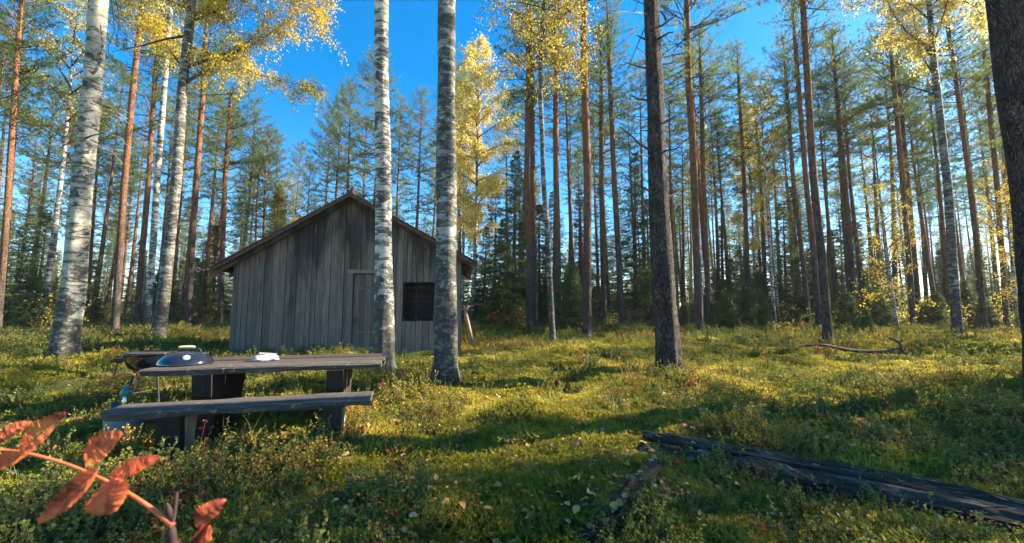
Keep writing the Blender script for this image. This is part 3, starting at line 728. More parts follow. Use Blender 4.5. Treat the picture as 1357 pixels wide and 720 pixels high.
limbs(ap, abase, [([(1239, 78), (1222, 58), (1200, 40), (1180, 12), (1172, -10)], .05, 1), ([(1237, 66), (1215, 52), (1196, 52), (1172, 42)], .03, 1),
    ([(1241, 105), (1228, 85), (1217, 60), (1209, 10), (1206, -15)], .04, 1), ([(1243, 126), (1210, 116), (1175, 106), (1130, 70)], .032, 0),
    ([(1240, 50), (1247, 30), (1256, 0), (1262, -20)], .04, 1), ([(1242, 118), (1222, 110), (1204, 105)], .02, 0), ([(1235, 30), (1205, 5), (1165, -5), (1130, 10)], .03, 1),
    ([(1236, 20), (1265, 0), (1295, 12), (1310, 40)], .03, 1), ([(1233, 10), (1270, -25), (1310, -20)], .03, 1)], M_YPALE, 6, 15, 42, .6, size=.075)
limbs(rb, rbase, [([(718, 60), (700, 35), (680, 15), (655, 2)], .02, 1), ([(717, 95), (700, 85), (685, 80), (668, 95)], .014, 1), ([(717, 120), (735, 95), (750, 70)], .014, 1),
    ([(718, 40), (740, 20), (765, 12)], .016, 1), ([(719, 20), (745, 5), (770, 40), (776, 80)], .014, 1), ([(717, 70), (735, 60), (757, 70), (766, 110)], .012, 1)], M_YELLOW, 8, 12.2, 34, .5, size=.06, spread=.8)
# dead branch stubs on the rough pine, broken twigs on the pale birch
STUB = [((880, 22), (872, 14), (838, 0), 1), ((868, 40), (884, 30), (898, 18), 1), ((872, 52), (884, 45), (893, 42), 0), ((860, 55), (850, 50), (842, 47), 0), ((872, 88), (884, 84), (900, 79), 1),
        ((866, 92), (850, 90), (828, 82), 1), ((864, 104), (858, 92), (853, 80), 0), ((868, 135), (848, 132), (834, 126), 1), ((872, 133), (880, 131), (889, 129), 0), ((868, 178), (862, 174), (848, 173), 0),
        ((862, 200), (842, 185), (820, 166), 1), ((876, 165), (886, 160), (896, 152), 1), ((877, 202), (890, 199), (904, 194), 0), ((878, 230), (893, 224), (909, 213), 1), ((866, 207), (856, 206), (846, 205), 0),
        ((878, 240), (886, 239), (892, 237), 0), ((868, 262), (855, 250), (835, 244), 1), ((880, 262), (893, 258), (904, 250), 0)]
rg = np.random.default_rng(77)
for a, b, c_, two in STUB:
    dd = rg.uniform(-.25, .25)
    P = [at(*a, 6.5 + dd * .2) - wbase, at(*b, 6.5 + dd) - wbase, at(*c_, 6.5 + dd * 2) - wbase]
    P[0] = P[0] + (P[0] - P[1]) * .35
    path = smoothpath(P, 6) + rg.normal(size=(6, 3)) * .006
    parts = [(v, f, 0, True) for v, f in tube(path, np.linspace(.021, .006, 6), 6)]
    if two:
        q = branch_path(path[3], math.atan2(path[3][1], path[3][0] - .0) + rg.uniform(-1, 1), rg.uniform(-.5, .9), .14, .2, 3)
        parts += [(v, f, 0) for v, f in tube(q, [.009, .006, .003], 4)]
    ob('dead_branch', mk('dead_branch', parts, M_TWIG), wt)
bt = [o for o in bpy.data.objects if o.get('label', '').startswith('thick pale lichen')][0]; bbase = np.array(bt.location)
for pts, w in (([(112, 184), (122, 180), (138, 176)], .022), ([(136, 140), (144, 143), (153, 146)], .014), ([(122, 98), (130, 88), (136, 60), (133, 34)], .03), ([(108, 170), (102, 165), (99, 162)], .014),
               ([(148, -20), (156, 10), (158, 30), (154, 56)], .014), ([(146, -10), (152, 40), (143, 62), (148, 96)], .011)):
    path = smoothpath([at(px, py, 7.78) - bbase for px, py in pts], 7)
    ob('broken_twig', mk('broken_twig', [(v, f, 0, True) for v, f in tube(path, np.linspace(w, w * .35, 7), 5)], M_TWIG if w < .02 else M_BIRCHD), bt)

# ------------------------------------------------------------------ forest behind, copied trees
def shared_trunk(seed, H, r, mat, bend=.25):
    rg = np.random.default_rng(seed); z = np.linspace(0, H, 9)
    a = rg.normal(size=2) * bend
    P = np.stack([a[0] * np.sin(z / H * 2.5), a[1] * np.sin(z / H * 2.2), z], -1)
    P[:, 0] -= 0; return trunk_mesh(P, r * (1 - .93 * (z / H) ** 1.3), mat, 8, seed, 1.3, .04, 1.2), P
PT = [shared_trunk(60 + k, 18.5, .155, PB) for k in range(4)]
BT = [shared_trunk(70 + k, 15.0, .12, M_BIRCH) for k in range(2)]
ST = [shared_trunk(80 + k, h * .97, .012 * h + .02, PB, .03) for k, h in enumerate(SPH)]
def plant(name, label, group, x, y, s, trunk, crown, cz, rz_, sx=1.0, cs=1.0, zs=1.0):
    e = thing(name, label, 'tree', (x, y, gzf(x, y) - .06), rz_, group)
    P = trunk[1]; e.scale = (s * sx, s * sx, s); e.rotation_euler = (rng.gauss(0, .016), rng.gauss(0, .016), rz_)
    ob('trunk', trunk[0], e)
    px_ = [float(np.interp(cz, P[:, 2], P[:, k])) for k in (0, 1)]
    ob('crown', crown, e, (px_[0], px_[1], cz), (0, 0, rz_ * 3), (cs, cs, zs))
    return e
rng = random.Random(21)
taken = [(-4.2, 11.5, 5.2)]
def free(x, y, r):
    return all((x - a) ** 2 + (y - b) ** 2 > (r + c) ** 2 for a, b, c in taken)
ZN = [(60, 'beyond the leaning orange pine'), (175, 'beyond the thick pale birch'), (285, 'beyond the birch with arching branches'), (620, 'behind the cabin'), (720, 'around the dark spruce cluster'),
      (850, 'beyond the light-green young spruce'), (975, 'beyond the kinked pine'), (1060, 'around the golden birch'), (1155, 'beyond the scarred leaning pine'), (1240, 'among the yellow saplings'), (9999, 'beyond the mottled grey birch')]
def where(px): return next(w for lim, w in ZN if px < lim)
LP_, LPC = 'tall straight bare-trunked pine with high crown ', 'pines of the forest beyond the clearing'
LL_, LLC = 'conical pine with a long full crown ', 'full-crowned pines of the forest'
def put_pine(px, d, top=None, long=False):
    x, y = (px - CX) / F * d, d
    k = rng.randrange(4); H = 18.5
    s = rng.uniform(.88, 1.06) if top is None else (CAMZ + (414 - top) / F * d) / H
    cs = rng.uniform(.95, 1.25)
    if long: j = rng.randrange(2); plant('pine_tree', LL_ + where(px), LLC, x, y, s, PT[k], PL[j], H - PLH[j], rng.random() * 6.28, 1, cs)
    else: j = rng.randrange(4); plant('pine_tree', LP_ + where(px), LPC, x, y, s, PT[k], PC[j], H - PCH[j], rng.random() * 6.28, 1, cs)
    taken.append((x, y, .8))
for px, d, top in ((327, 38, 190), (341, 36, 170), (351, 34, 160), (368, 40, 168), (388, 42, 185), (405, 38, 205), (421, 36, 130), (434, 33, 112), (453, 30, 92), (470, 38, 150), (487, 27, 52), (524, 34, 120),
                   (547, 31, 108), (566, 36, 150), (583, 30, 130), (610, 40, 180), (310, 33, 120), (275, 36, 130), (230, 34, 110), (100, 30, 95), (140, 35, 165), (120, 38, 190), (45, 38, 190), (160, 40, 200), (20, 34, 160)):
    put_pine(px, d, top, True)
for px, d in ((170, 30), (125, 29), (244, 27), (272, 30), (117, 31), (613, 30), (762, 27), (755, 29), (856, 28), (894, 26), (941, 27), (970, 30), (1012, 27), (1109, 26), (1126, 25), (1148, 25), (1182, 27), (1165, 30), (1240, 28), (1254, 24),
              (1297, 27), (1280, 31), (1345, 26), (1160, 33), (675, 30), (690, 33), (845, 31), (875, 30), (905, 33), (955, 34), (1035, 32), (1055, 29), (1095, 31), (1225, 33), (1270, 36), (1320, 33), (82, 28), (-10, 26), (210, 32), (35, 30), (1375, 24), (1400, 30), (-40, 24), (-70, 30)):
    put_pine(px, d)
for _ in range(900):                                    # fill, deeper in
    if len([1 for t_ in taken]) > 125: break
    d = rng.uniform(31, 58); px = rng.uniform(-60, 1430); 
    if px < 660 and (d < 42 or rng.random() < .6): continue
    x = (px - CX) / F * d
    if not free(x, d, .9): continue
    if px < 640: put_pine(px, d, rng.uniform(230, 290), True)
    else: put_pine(px, d)
# unseen trees added on the sunny side for the shade they throw into view
for x, y in ((27, 14.5), (31, 17), (24, 9.8), (35, 22), (30, 9.5), (21, 3.5), (26, 1), (33, 4), (17.5, 11.2)):
    k = rng.randrange(4); plant('pine_tree', 'straight unseen pine with bare trunk and high crown, added for shade on the sunny side of the clearing', LPC, x, y, rng.uniform(.9, 1.0), PT[k], PC[k], 18.5 - PCH[k], rng.random() * 6, 1, 1.15)
SG = 'spruces under the tall pines'
for x, y, s_ in ((13, 5.7, 1.0), (16, 6.6, 1.0)):  # spruces added out of view to darken the near ground
    plant('spruce_tree', 'tall unseen spruce added on the sunny side to shade the charred logs', SG, x, y, s_, ST[1], SPC[1], 0, rng.random() * 6, 1.1)
for px, d, top, lab in ((680, 24, 193, 'tall dark spruce with pointed tip, topmost of the cluster behind the clearing'), (655, 27, 235, None), (640, 25, 300, None), (700, 27, 240, None), (668, 23, 290, None), (715, 28, 270, None), (841, 26, 200, 'dark slim spruce with pointed tip behind the dead-stubbed pine'),
                        (770, 30, 250, None), (860, 32, 260, None), (960, 31, 300, None), (1040, 27, 270, None), (1090, 29, 285, None), (1110, 27, 300, None), (1140, 26, 290, None), (1165, 28, 315, None), (1015, 32, 250, None), (1060, 31, 240, None),
                        (48, 26, 280, None), (22, 30, 300, None), (110, 33, 300, None), (225, 32, 330, None), (265, 30, 320, None), (285, 33, 300, None), (1250, 31, 330, None), (1300, 33, 320, None), (735, 33, 250, None), (800, 34, 240, None), (905, 34, 270, None), (940, 36, 290, None),
                        (625, 33, 290, None), (1195, 34, 300, None), (1340, 31, 330, None), (180, 36, 320, None), (690, 36, 220, None), (820, 38, 250, None), (985, 38, 270, None), (315, 30, 250, None), (362, 33, 245, None), (1130, 34, 260, None), (1080, 36, 260, None)):
    x = (px - CX) / F * d; h = CAMZ + (414 - top) / F * d; k = min(range(3), key=lambda q: abs(SPH[q] - h)); k = k if rng.random() < .7 else rng.randrange(3)
    sp = plant('spruce_tree', lab or 'dark shaggy spruce growing low ' + where(px), SG, x, d, h / SPH[k], ST[k], SPC[k], 0, rng.random() * 6, rng.uniform(1.0, 1.35) * (SPH[k] / h) ** .35)
for px, d, h in ((757, 18, 3.0), (1121, 19, 2.0), (962, 19, 2.2), (945, 22, 1.7), (1090, 21, 1.6), (990, 23, 2.6), (1165, 21, 1.9), (870, 22, 1.6), (1010, 20, 1.5), (675, 21, 1.6), (640, 22, 1.4), (1240, 22, 2.0), (1145, 18, 1.2), (730, 22, 1.3), (905, 20, 1.3)):
    x = (px - CX) / F * d; e = thing('young_spruce', 'small light-green young spruce between the dark straight pine and red pine' if px == 757 else 'waist-high young spruce in the undergrowth ' + where(px), 'tree', (x, d, gzf(x, d) - .03), rng.random() * 6, 'young spruces in the undergrowth')
    e.scale = (h / 2.4 * 1.05,) * 2 + (h / 2.4,)
    ob('trunk', ST[2][0], e, scl=(.35, .35, .34)); ob('crown', YS, e)
BG = 'autumn-yellow birches in the forest'
for px, d, top, k, sx, lab in ((627, 25, 36, 0, .95, 'tall bright yellow birch rising behind the cabin roof'), (613, 28, 90, 0, .85, 'pale yellow birch half hidden behind the tall bright yellow birch'), (1024, 22, 85, 1, .8, 'golden birch with sunlit top among the pines'),
                               (1030, 25, 190, 2, .7, None), (1185, 19, 235, 1, .7, None), (1205, 22, 200, 1, .9, None), (940, 28, 150, 1, .8, None), (950, 31, 180, 2, .8, None), (1345, 20, 250, 1, .8, None), (1330, 24, 200, 1, .9, None), 
                               (255, 30, 300, 1, .8, None), (190, 31, 330, 1, .7, None), (1180, 27, 110, 1, .8, None), (60, 20, -20, 2, 1.1, None), (370, 34, 230, 2, .8, None), (890, 30, 250, 2, .7, None), (1000, 31, 120, 0, .7, None)):
    x = (px - CX) / F * d; h = CAMZ + (414 - top) / F * d; H = 15.0
    plant('birch_tree', lab or 'small yellow-leaved birch growing ' + where(px), BG, x, d, h / H, BT[k % 2], BC[k], (H - BCH[k]) if h > 9 else H * .2, rng.random() * 6, sx * (1.0 if h > 9 else 1.5 * min(1.5, (H / h) ** .5)), 1.1, 1.03 if h > 9 else H * .82 / BCH[k])

# ------------------------------------------------------------------ undergrowth bushes at the forest edge
def bush_mesh(seed, mat, h=1.2, n=9, lpm=34, size=.06):
    rg = np.random.default_rng(seed); parts, LP = [], []
    for k in range(n):
        path = branch_path(rg.normal(size=3) * [.1, .1, 0], rg.random() * 6.28, rg.uniform(.75, 1.45), h * rg.uniform(.6, 1.1), -.1, 5)
        twigs_and_leaves(path, rg, parts, LP, lpm, .35, .012, .3, 0, .25, 4)
    st = mk('stem', parts, M_TWIG); V, Fc = leafquads(np.concatenate(LP), size, rg, .1)
    return st, mk('foliage', [(V, Fc, 0)], mat)
M_BUSHG = m_leaves('green_bush_leaves', [(.3, (.13, .18, .04)), (.5, (.27, .29, .055)), (.7, (.46, .42, .08))])
M_BUSHB = m_leaves('brown_bush_leaves', [(.3, (.22, .13, .06)), (.5, (.38, .27, .10)), (.7, (.52, .42, .17))])
BU = [bush_mesh(91, M_BUSHG), bush_mesh(92, M_YGREEN), bush_mesh(93, M_BUSHB, 1.0, 12, 10, .05), bush_mesh(94, M_ORANGE, 1.5, 7, 22, .07), bush_mesh(95, M_YELLOW, 1.6, 8, 18)]
BLAB = ['leafy green bush in the undergrowth ', 'yellow-green bush in the undergrowth ', 'bare brownish bush with few leaves ', '', 'open yellow-leaved bush ']
spots = [(677, 21, 3, 1.3), (668, 22, 3, 1.0), (1040, 18, 4, .7), (1052, 17, 4, .6), (85, 19, 1, 1.1), (60, 20, 1, 1.4), (100, 22, 2, 1.2), (35, 21, 2, 1.1), (1000, 19, 1, .6)]
for _ in range(120):
    px = rng.uniform(-40, 1400); d = rng.uniform(20, 30)
    if 290 < px < 640: d = rng.uniform(24, 32)
    spots.append((px, d, rng.choice((0, 0, 1, 1, 2, 2, 2, 4) if px > 640 else (1, 2, 2, 2, 2, 0, 4)), rng.uniform(.55, 1.25)))
for px, d, k, s in spots:
    x = (px - CX) / F * d
    if not free(x, d, 0): continue
    e = thing('bush', BLAB[k] + where(px) if k != 3 else 'orange-leaved rowan bush by the dark spruces', 'bush', (x, d, gzf(x, d) - .03), rng.random() * 6, 'bushes at the forest edge'); e.scale = (s * 1.1, s * 1.1, s)
    ob('stem', BU[k][0], e); ob('foliage', BU[k][1], e)
def forest_row(name, n, d0, d1, seed, label):
    """the wood that reads as one mass: instanced by geometry nodes"""
    rg = np.random.default_rng(seed); a = rg.uniform(-62, 62, n) * PI / 180; d = rg.uniform(d0, d1, n)
    P = np.stack([np.sin(a) * d, np.cos(a) * d], -1); P = np.column_stack([P, gz(P[:, 0], P[:, 1]) - .1])
    return P

# ------------------------------------------------------------------ instancing of uncountable stuff
def proto_collection(name, meshes):
    c = bpy.data.collections.new(name)
    for k, me in enumerate(meshes):
        o = bpy.data.objects.new('%s_%02d' % (name, k), me); c.objects.link(o)
    return c
def scatter(name, coll, P, rot, scl, tint, pick, label):
    me = bpy.data.meshes.new(name); n = len(P)
    me.vertices.add(n); me.vertices.foreach_set('co', np.asarray(P, float).ravel())
    for nm, tp, key, arr in (('rot', 'FLOAT_VECTOR', 'vector', rot), ('scl', 'FLOAT', 'value', scl), ('tint', 'FLOAT', 'value', tint), ('pick', 'INT', 'value', pick)):
        at_ = me.attributes.new(nm, tp, 'POINT'); at_.data.foreach_set(key, np.asarray(arr).ravel().astype(np.int32 if tp == 'INT' else np.float32))
    o = ob(name, me, kind='stuff', label=label)
    g = bpy.data.node_groups.new(name, 'GeometryNodeTree')
    g.interface.new_socket('Geometry', in_out='INPUT', socket_type='NodeSocketGeometry'); g.interface.new_socket('Geometry', in_out='OUTPUT', socket_type='NodeSocketGeometry')
    N, L = g.nodes, g.links
    gi, go = N.new('NodeGroupInput'), N.new('NodeGroupOutput')
    ip = N.new('GeometryNodeInstanceOnPoints'); ci = N.new('GeometryNodeCollectionInfo')
    ci.inputs['Collection'].default_value = coll; ci.inputs['Separate Children'].default_value = True; ci.inputs['Reset Children'].default_value = True
    def na(nm, tp):
        q = N.new('GeometryNodeInputNamedAttribute'); q.data_type = tp; q.inputs['Name'].default_value = nm; return q.outputs['Attribute']
    er = N.new('FunctionNodeEulerToRotation'); L.new(na('rot', 'FLOAT_VECTOR'), er.inputs[0])
    L.new(gi.outputs[0], ip.inputs['Points']); L.new(ci.outputs[0], ip.inputs['Instance']); ip.inputs['Pick Instance'].default_value = True
    L.new(na('pick', 'INT'), ip.inputs['Instance Index']); L.new(er.outputs[0], ip.inputs['Rotation']); L.new(na('scl', 'FLOAT'), ip.inputs['Scale'])
    L.new(ip.outputs[0], go.inputs[0])
    o.modifiers.new('scatter', 'NODES').node_group = g
    return o
# far wood
def joined(trunk, crown, cz):
    """trunk and crown of a far tree as one mesh"""
    out = bpy.data.meshes.new('far_tree'); Vs, L, T, MI, off = [], [], [], [], 0
    mats = []
    for me, dz in ((trunk, 0), (crown, cz)):
        v = np.empty(len(me.vertices) * 3); me.vertices.foreach_get('co', v); v = v.reshape(-1, 3) + [0, 0, dz]
        l = np.empty(len(me.loops), int); me.loops.foreach_get('vertex_index', l)
        t_ = np.empty(len(me.polygons), int); me.polygons.foreach_get('loop_total', t_)
        m_ = np.empty(len(me.polygons), int); me.polygons.foreach_get('material_index', m_)
        Vs.append(v); L.append(l + off); T.append(t_); MI.append(m_ + len(mats)); off += len(v); mats += list(me.materials)
    V = np.concatenate(Vs); L = np.concatenate(L); T = np.concatenate(T)
    out.vertices.add(len(V)); out.vertices.foreach_set('co', V.ravel()); out.loops.add(len(L)); out.loops.foreach_set('vertex_index', L)
    out.polygons.add(len(T)); out.polygons.foreach_set('loop_start', np.concatenate([[0], np.cumsum(T)[:-1]])); out.polygons.foreach_set('material_index', np.concatenate(MI))
    out.update(calc_edges=True)
    for m in mats: out.materials.append(m)
    return out
FAR = proto_collection('far_tree', [joined(PT[0][0], PC[0], 10.5), joined(PT[1][0], PL[0], 7.5), joined(ST[0][0], SPC[0], 0), joined(ST[1][0], SPC[1], 0), joined(BT[0][0], BC[1], 6.0)])
rg = np.random.default_rng(5)
P = forest_row('far', 420, 60, 140, 3, '')
n = len(P)
scatter('far_wood', FAR, P, np.stack([np.zeros(n), np.zeros(n), rg.random(n) * 6.28], -1), rg.uniform(.55, 1.0, n), rg.random(n), rg.choice(5, n, p=[.24, .16, .34, .18, .08]), 'distant wood of pines and spruces closing the view behind the clearing')

UND = proto_collection('thicket', [YS, SPC[2], joined(BU[0][0], BU[0][1], 0), joined(BU[1][0], BU[1][1], 0), joined(BU[2][0], BU[2][1], 0), joined(BU[4][0], BU[4][1], 0)])
P = forest_row('und', 620, 29, 75, 13, ''); n = len(P); pk_ = rg.choice(6, n, p=[.22, .16, .22, .2, .1, .1])
sz_ = np.where(pk_ == 1, rg.uniform(.35, .8, n), np.where(pk_ == 0, rg.uniform(.7, 1.6, n), rg.uniform(1.0, 2.4, n)))
scatter('far_undergrowth', UND, P, np.stack([np.zeros(n), np.zeros(n), rg.random(n) * 6.28], -1), sz_, rg.random(n), pk_, 'thicket of small spruces and leafy bushes deep between the far trunks')

# ------------------------------------------------------------------ table, bench
rng = random.Random(9)
tz, bz = .66, .43
TF0, TF1, TB1 = on_z(187, 490, tz), on_z(505, 480.5, tz), on_z(495, 469.5, tz)
ta = math.atan2(TF1[1] - TF0[1], TF1[0] - TF0[0]); TL = float(np.hypot(*(TF1 - TF0)[:2])); TW = .92
def slab(l, w, th, wav, seed, nseg=16):
    """rough sawn plank: x along, y across, z top at 0, uneven long edges"""
    rg = np.random.default_rng(seed); x = np.linspace(0, l, nseg + 1)
    def wv(a): 
        q = rg.normal(size=nseg + 1) * a; return np.convolve(np.pad(q, 1, 'edge'), [.25, .5, .25], 'valid')
    y0, y1 = wv(wav), w + wv(wav); zt0, zt1 = wv(wav * .25), wv(wav * .25); zb0, zb1 = -th + wv(wav * .6), -th + wv(wav * .6)
    bv = min(.012, th * .2)
    ring = np.stack([np.stack([x, y0 + bv, zt0], -1), np.stack([x, y1 - bv, zt1], -1), np.stack([x, y1, zt1 - bv], -1), np.stack([x, y1 - bv, zb1], -1), np.stack([x, y0 + bv, zb0], -1), np.stack([x, y0, zt0 - bv * 1.4], -1)], 1)
    ring[0, :, 0] += rg.normal(size=6) * .012; ring[-1, :, 0] += rg.normal(size=6) * .012
    V = ring.reshape(-1, 3); n = nseg + 1; k = 6
    Q = [[i * k + j, i * k + (j + 1) % k, (i + 1) * k + (j + 1) % k, (i + 1) * k + j] for i in range(nseg) for j in range(k)]
    Q += [[5, 4, 1, 0], [4, 3, 2, 1]]; b = nseg * k; Q += [[b, b + 1, b + 4, b + 5], [b + 1, b + 2, b + 3, b + 4]]
    Q = [list(reversed(q)) for q in Q]
    return [(V, np.array(Q), 0)]
def leg_slab(depth, h, th, cut, seed):
    """upright slab: profile in y (depth) and z, thickness along x; cut = scalloped front"""
    rg = np.random.default_rng(seed)
    if cut: pr = [(.0, 0), (.02, h * .28), (.06, h * .50), (.03, h * .62), (-.05, h * .74), (-.07, h), (depth + .04, h), (depth + .03, h * .78), (depth - .05, h * .6), (depth - .06, h * .45), (depth, h * .2), (depth, 0)]
    else: pr = [(.0, 0), (.015, h * .5), (-.02, h), (depth + .02, h), (depth - .01, h * .6), (depth + .03, h * .3), (depth, 0)]
    pr = [(a + rg.normal() * .006, b) for a, b in pr]
    a, b = prism(pr, lambda y, z, t: (th * (t - .5), y, z))
    return [(a[0], a[1], 0), (b[0], b[1], 0)]
tbz = gzf(TF0[0] + 1, TF0[1] + .6)
table = thing('picnic_table', 'heavy rustic plank table of grey weathered wood in front of the cabin', 'table', (TF0[0], TF0[1], 0), ta)
for k, (y, w, dz) in enumerate(((0, .30, 0), (.305, .31, -.004), (.62, .30, .008))):
    ob('plank', mk('plank', slab(TL + (0, .02, -.05)[k], w, .058, .010, 40 + k), M_PLANK if k == 0 else M_TIMBER), table, (0 if k < 2 else .03, y, tz + dz))
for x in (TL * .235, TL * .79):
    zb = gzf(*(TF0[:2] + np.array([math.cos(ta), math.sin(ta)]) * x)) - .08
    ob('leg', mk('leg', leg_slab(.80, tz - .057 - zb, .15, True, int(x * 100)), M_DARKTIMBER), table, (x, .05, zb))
BF0, BF1 = on_z(134, 548, bz), on_z(491, 527, bz)
ba = math.atan2(BF1[1] - BF0[1], BF1[0] - BF0[0]); BL = float(np.hypot(*(BF1 - BF0)[:2]))
bench = thing('plank_bench', 'low bench of one thick lichen-crusted plank beside the picnic table', 'bench', (BF0[0], BF0[1], 0), ba)
ob('seat', mk('seat', slab(BL, .33, .062, .012, 50, 22), M_PLANK), bench, (0, 0, bz))
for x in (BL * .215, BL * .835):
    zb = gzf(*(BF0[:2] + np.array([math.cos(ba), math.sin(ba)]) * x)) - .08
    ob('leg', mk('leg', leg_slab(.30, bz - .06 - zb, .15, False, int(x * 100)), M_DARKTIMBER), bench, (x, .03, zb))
    ob('sunlit_leg_face', mk('sunlit_leg_face', leg_slab(.16, bz - .085 - zb, .02, False, int(x * 90)), M_CUT), bench, (x + .082, .13, zb))  # pale slab: sunlight on the leg's side put into cut-wood colour
def tloc(x, y, z): return np.array([TF0[0] + math.cos(ta) * x - math.sin(ta) * y, TF0[1] + math.sin(ta) * x + math.cos(ta) * y, z])

# ------------------------------------------------------------------ kettle grill, its lid, gas bottle, packet
gc = at(200, 469, 4.7); gr = .285; gzr = float(gc[2])
GS = .82
grill = thing('kettle_grill', 'black kettle grill bowl on three thin legs standing behind the bench', 'grill', (gc[0], gc[1], gzf(gc[0], gc[1])), .2)
grill.scale = (GS, GS, GS); zb = (gzr - gzf(gc[0], gc[1])) / GS
prof = [(.0, -.235), (.08, -.232), (.16, -.212), (.225, -.165), (.262, -.10), (.280, -.03), (.285, 0), (.296, .004), (.296, .012), (.278, .012), (.27, -.03), (.2, -.16), (0, -.21)]
Vl, Fl = lathe(prof, 40); ob('bowl', mk('bowl', [(Vl, Fl, 0, True)], M_ENAMEL), grill, (0, 0, zb))
parts = []
for x in np.linspace(-.25, .25, 17):
    l = math.sqrt(.268 ** 2 - x * x); parts += [(v, f, 0) for v, f in tube([(x, -l, .016), (x, l, .016)], .004, 5)]
parts += [(v, f, 0) for v, f in tube([(.27 * math.cos(a), .27 * math.sin(a), .018) for a in np.linspace(0, 2 * PI, 33)], .006, 5)]
ob('grate', mk('grate', parts, M_BLACK), grill, (0, 0, zb))
feet = []
for a in (math.radians(200), math.radians(330), math.radians(88)):
    p0, p1 = np.array([.15 * math.cos(a), .15 * math.sin(a), zb - .19]), np.array([.27 * math.cos(a), .27 * math.sin(a), -.03]); feet.append(p0 * .55 + p1 * .45)
    ob('leg', mk('leg', [(v, f, 0, True) for v, f in tube([p0, p1], .013, 10)], M_BLACK), grill)
for k in range(3): ob('brace', mk('brace', [(v, f, 0, True) for v, f in tube([feet[k], feet[(k + 1) % 3]], .005, 6)], M_BLACK), grill)
parts = [(v, f, 0, True) for v, f in tube([(-.25, -.06, zb - .07), (-.33, -.08, zb - .075), (-.40, -.09, zb - .08)], [.022, .03, .018], 10)]
ob('gas_valve', mk('gas_valve', parts, M_BLACK), grill)

lc = tloc(.19, .34, tz + .006)
lid = thing('grill_lid', 'dark blue-black domed grill lid with wooden handle resting on the picnic table', 'lid', lc, .3)
lid.scale = (.76, .76, .74)
prof = [(.29, 0), (.293, .012), (.285, .03), (.262, .07), (.215, .11), (.15, .138), (.075, .152), (0, .155)]
Vl, Fl = lathe(prof, 44); ob('dome', mk('dome', [(Vl, Fl, 0, True)], M_ENAMEL), lid)
hp = [(-.16, 0, .135), (-.14, 0, .175), (-.08, 0, .205), (.08, 0, .205), (.14, 0, .175), (.16, 0, .135)]
ob('handle_wire', mk('handle_wire', [(v, f, 0, True) for v, f in tube(smoothpath(hp, 20), .006, 8)], M_BLACK), lid)
ob('handle', mk('handle', [(v, f, 0, True) for v, f in tube([(-.085, 0, .207), (-.05, 0, .21), (.05, 0, .21), (.085, 0, .207)], [.014, .018, .018, .014], 12)], M_HANDLE), lid)
a0 = math.radians(-70)
Vl, Fl = lathe([(0, .008), (.034, .006), (.04, 0), (.04, -.01)], 24)
bd = ob('badge', mk('badge', [(Vl, Fl, 0, True)], M_BADGE), lid, (.236 * math.cos(a0), .236 * math.sin(a0), .097), (0, math.radians(46), a0))
Vb, Fb = box((0, 0, 0), (.03, .16, .006)); 
ob('vent', mk('vent', [(Vb, Fb, 0)], M_STEEL), lid, (.19 * math.cos(.1), .19 * math.sin(.1), .126), (0, math.radians(30), .1))

cc = at(165, 545, 3.85); cgz = gzf(cc[0], cc[1])
gas = thing('gas_bottle', 'squat grey-blue gas bottle with metal collar flaps behind the bench', 'gas bottle', (cc[0], cc[1], cgz), .4); gas.scale = (.84, .84, 1.2)
prof = [(0, -.02), (.15, -.02), (.158, 0), (.16, .01), (.16, .25), (.155, .27), (.13, .295), (.08, .315), (0, .32)]
Vl, Fl = lathe(prof, 36); ob('body', mk('body', [(Vl, Fl, 0, True)], M_GASBLUE), gas)
for a in (2.55, -.35):
    V = []
    for t_ in np.linspace(-.3, .3, 6):
        for r_, z_ in ((.128, .285), (.14, .345), (.146, .343), (.134, .283)): V.append((r_ * math.cos(a + t_), r_ * math.sin(a + t_), z_))
    Q = [[i * 4 + j, i * 4 + (j + 1) % 4, (i + 1) * 4 + (j + 1) % 4, (i + 1) * 4 + j] for i in range(5) for j in range(4)] + [[3, 2, 1, 0], [20, 21, 22, 23]]
    ob('collar_flap', mk('collar_flap', [(V, Q, 0)], M_GASBLUE), gas)
Vl, Fl = lathe([(0, .30), (.025, .30), (.025, .36), (.018, .37), (.018, .40), (0, .40)], 16); ob('valve', mk('valve', [(Vl, Fl, 0, True)], M_STEEL), gas)
Vl, Fl = lathe([(0, .385), (.04, .39), (.05, .40), (.05, .425), (.035, .44), (.02, .46), (0, .46)], 20); reg = ob('regulator', mk('regulator', [(Vl, Fl, 0, True)], M_TEAL), gas)
rtop = np.array([cc[0], cc[1], cgz + .52])
hpts = [rtop, at(178, 518, 3.85), at(182, 505, 3.95), at(176, 496, 4.1), at(163, 495, 4.25), at(150, 500, 4.35), at(145, 503, 4.42), at(150, 498, 4.5), at(153, 489, 4.55), at(155, 482, 4.6), at(160, 480, 4.66)]
ob('gas_hose', mk('gas_hose', [(v, f, 0, True) for v, f in tube(smoothpath(hpts, 60), .0095, 8)], M_HOSE), label='orange gas hose looping from the grill to the gas bottle', cat='hose')
pc = tloc(TL * .415, .52, tz + .004)
rg = np.random.default_rng(8)
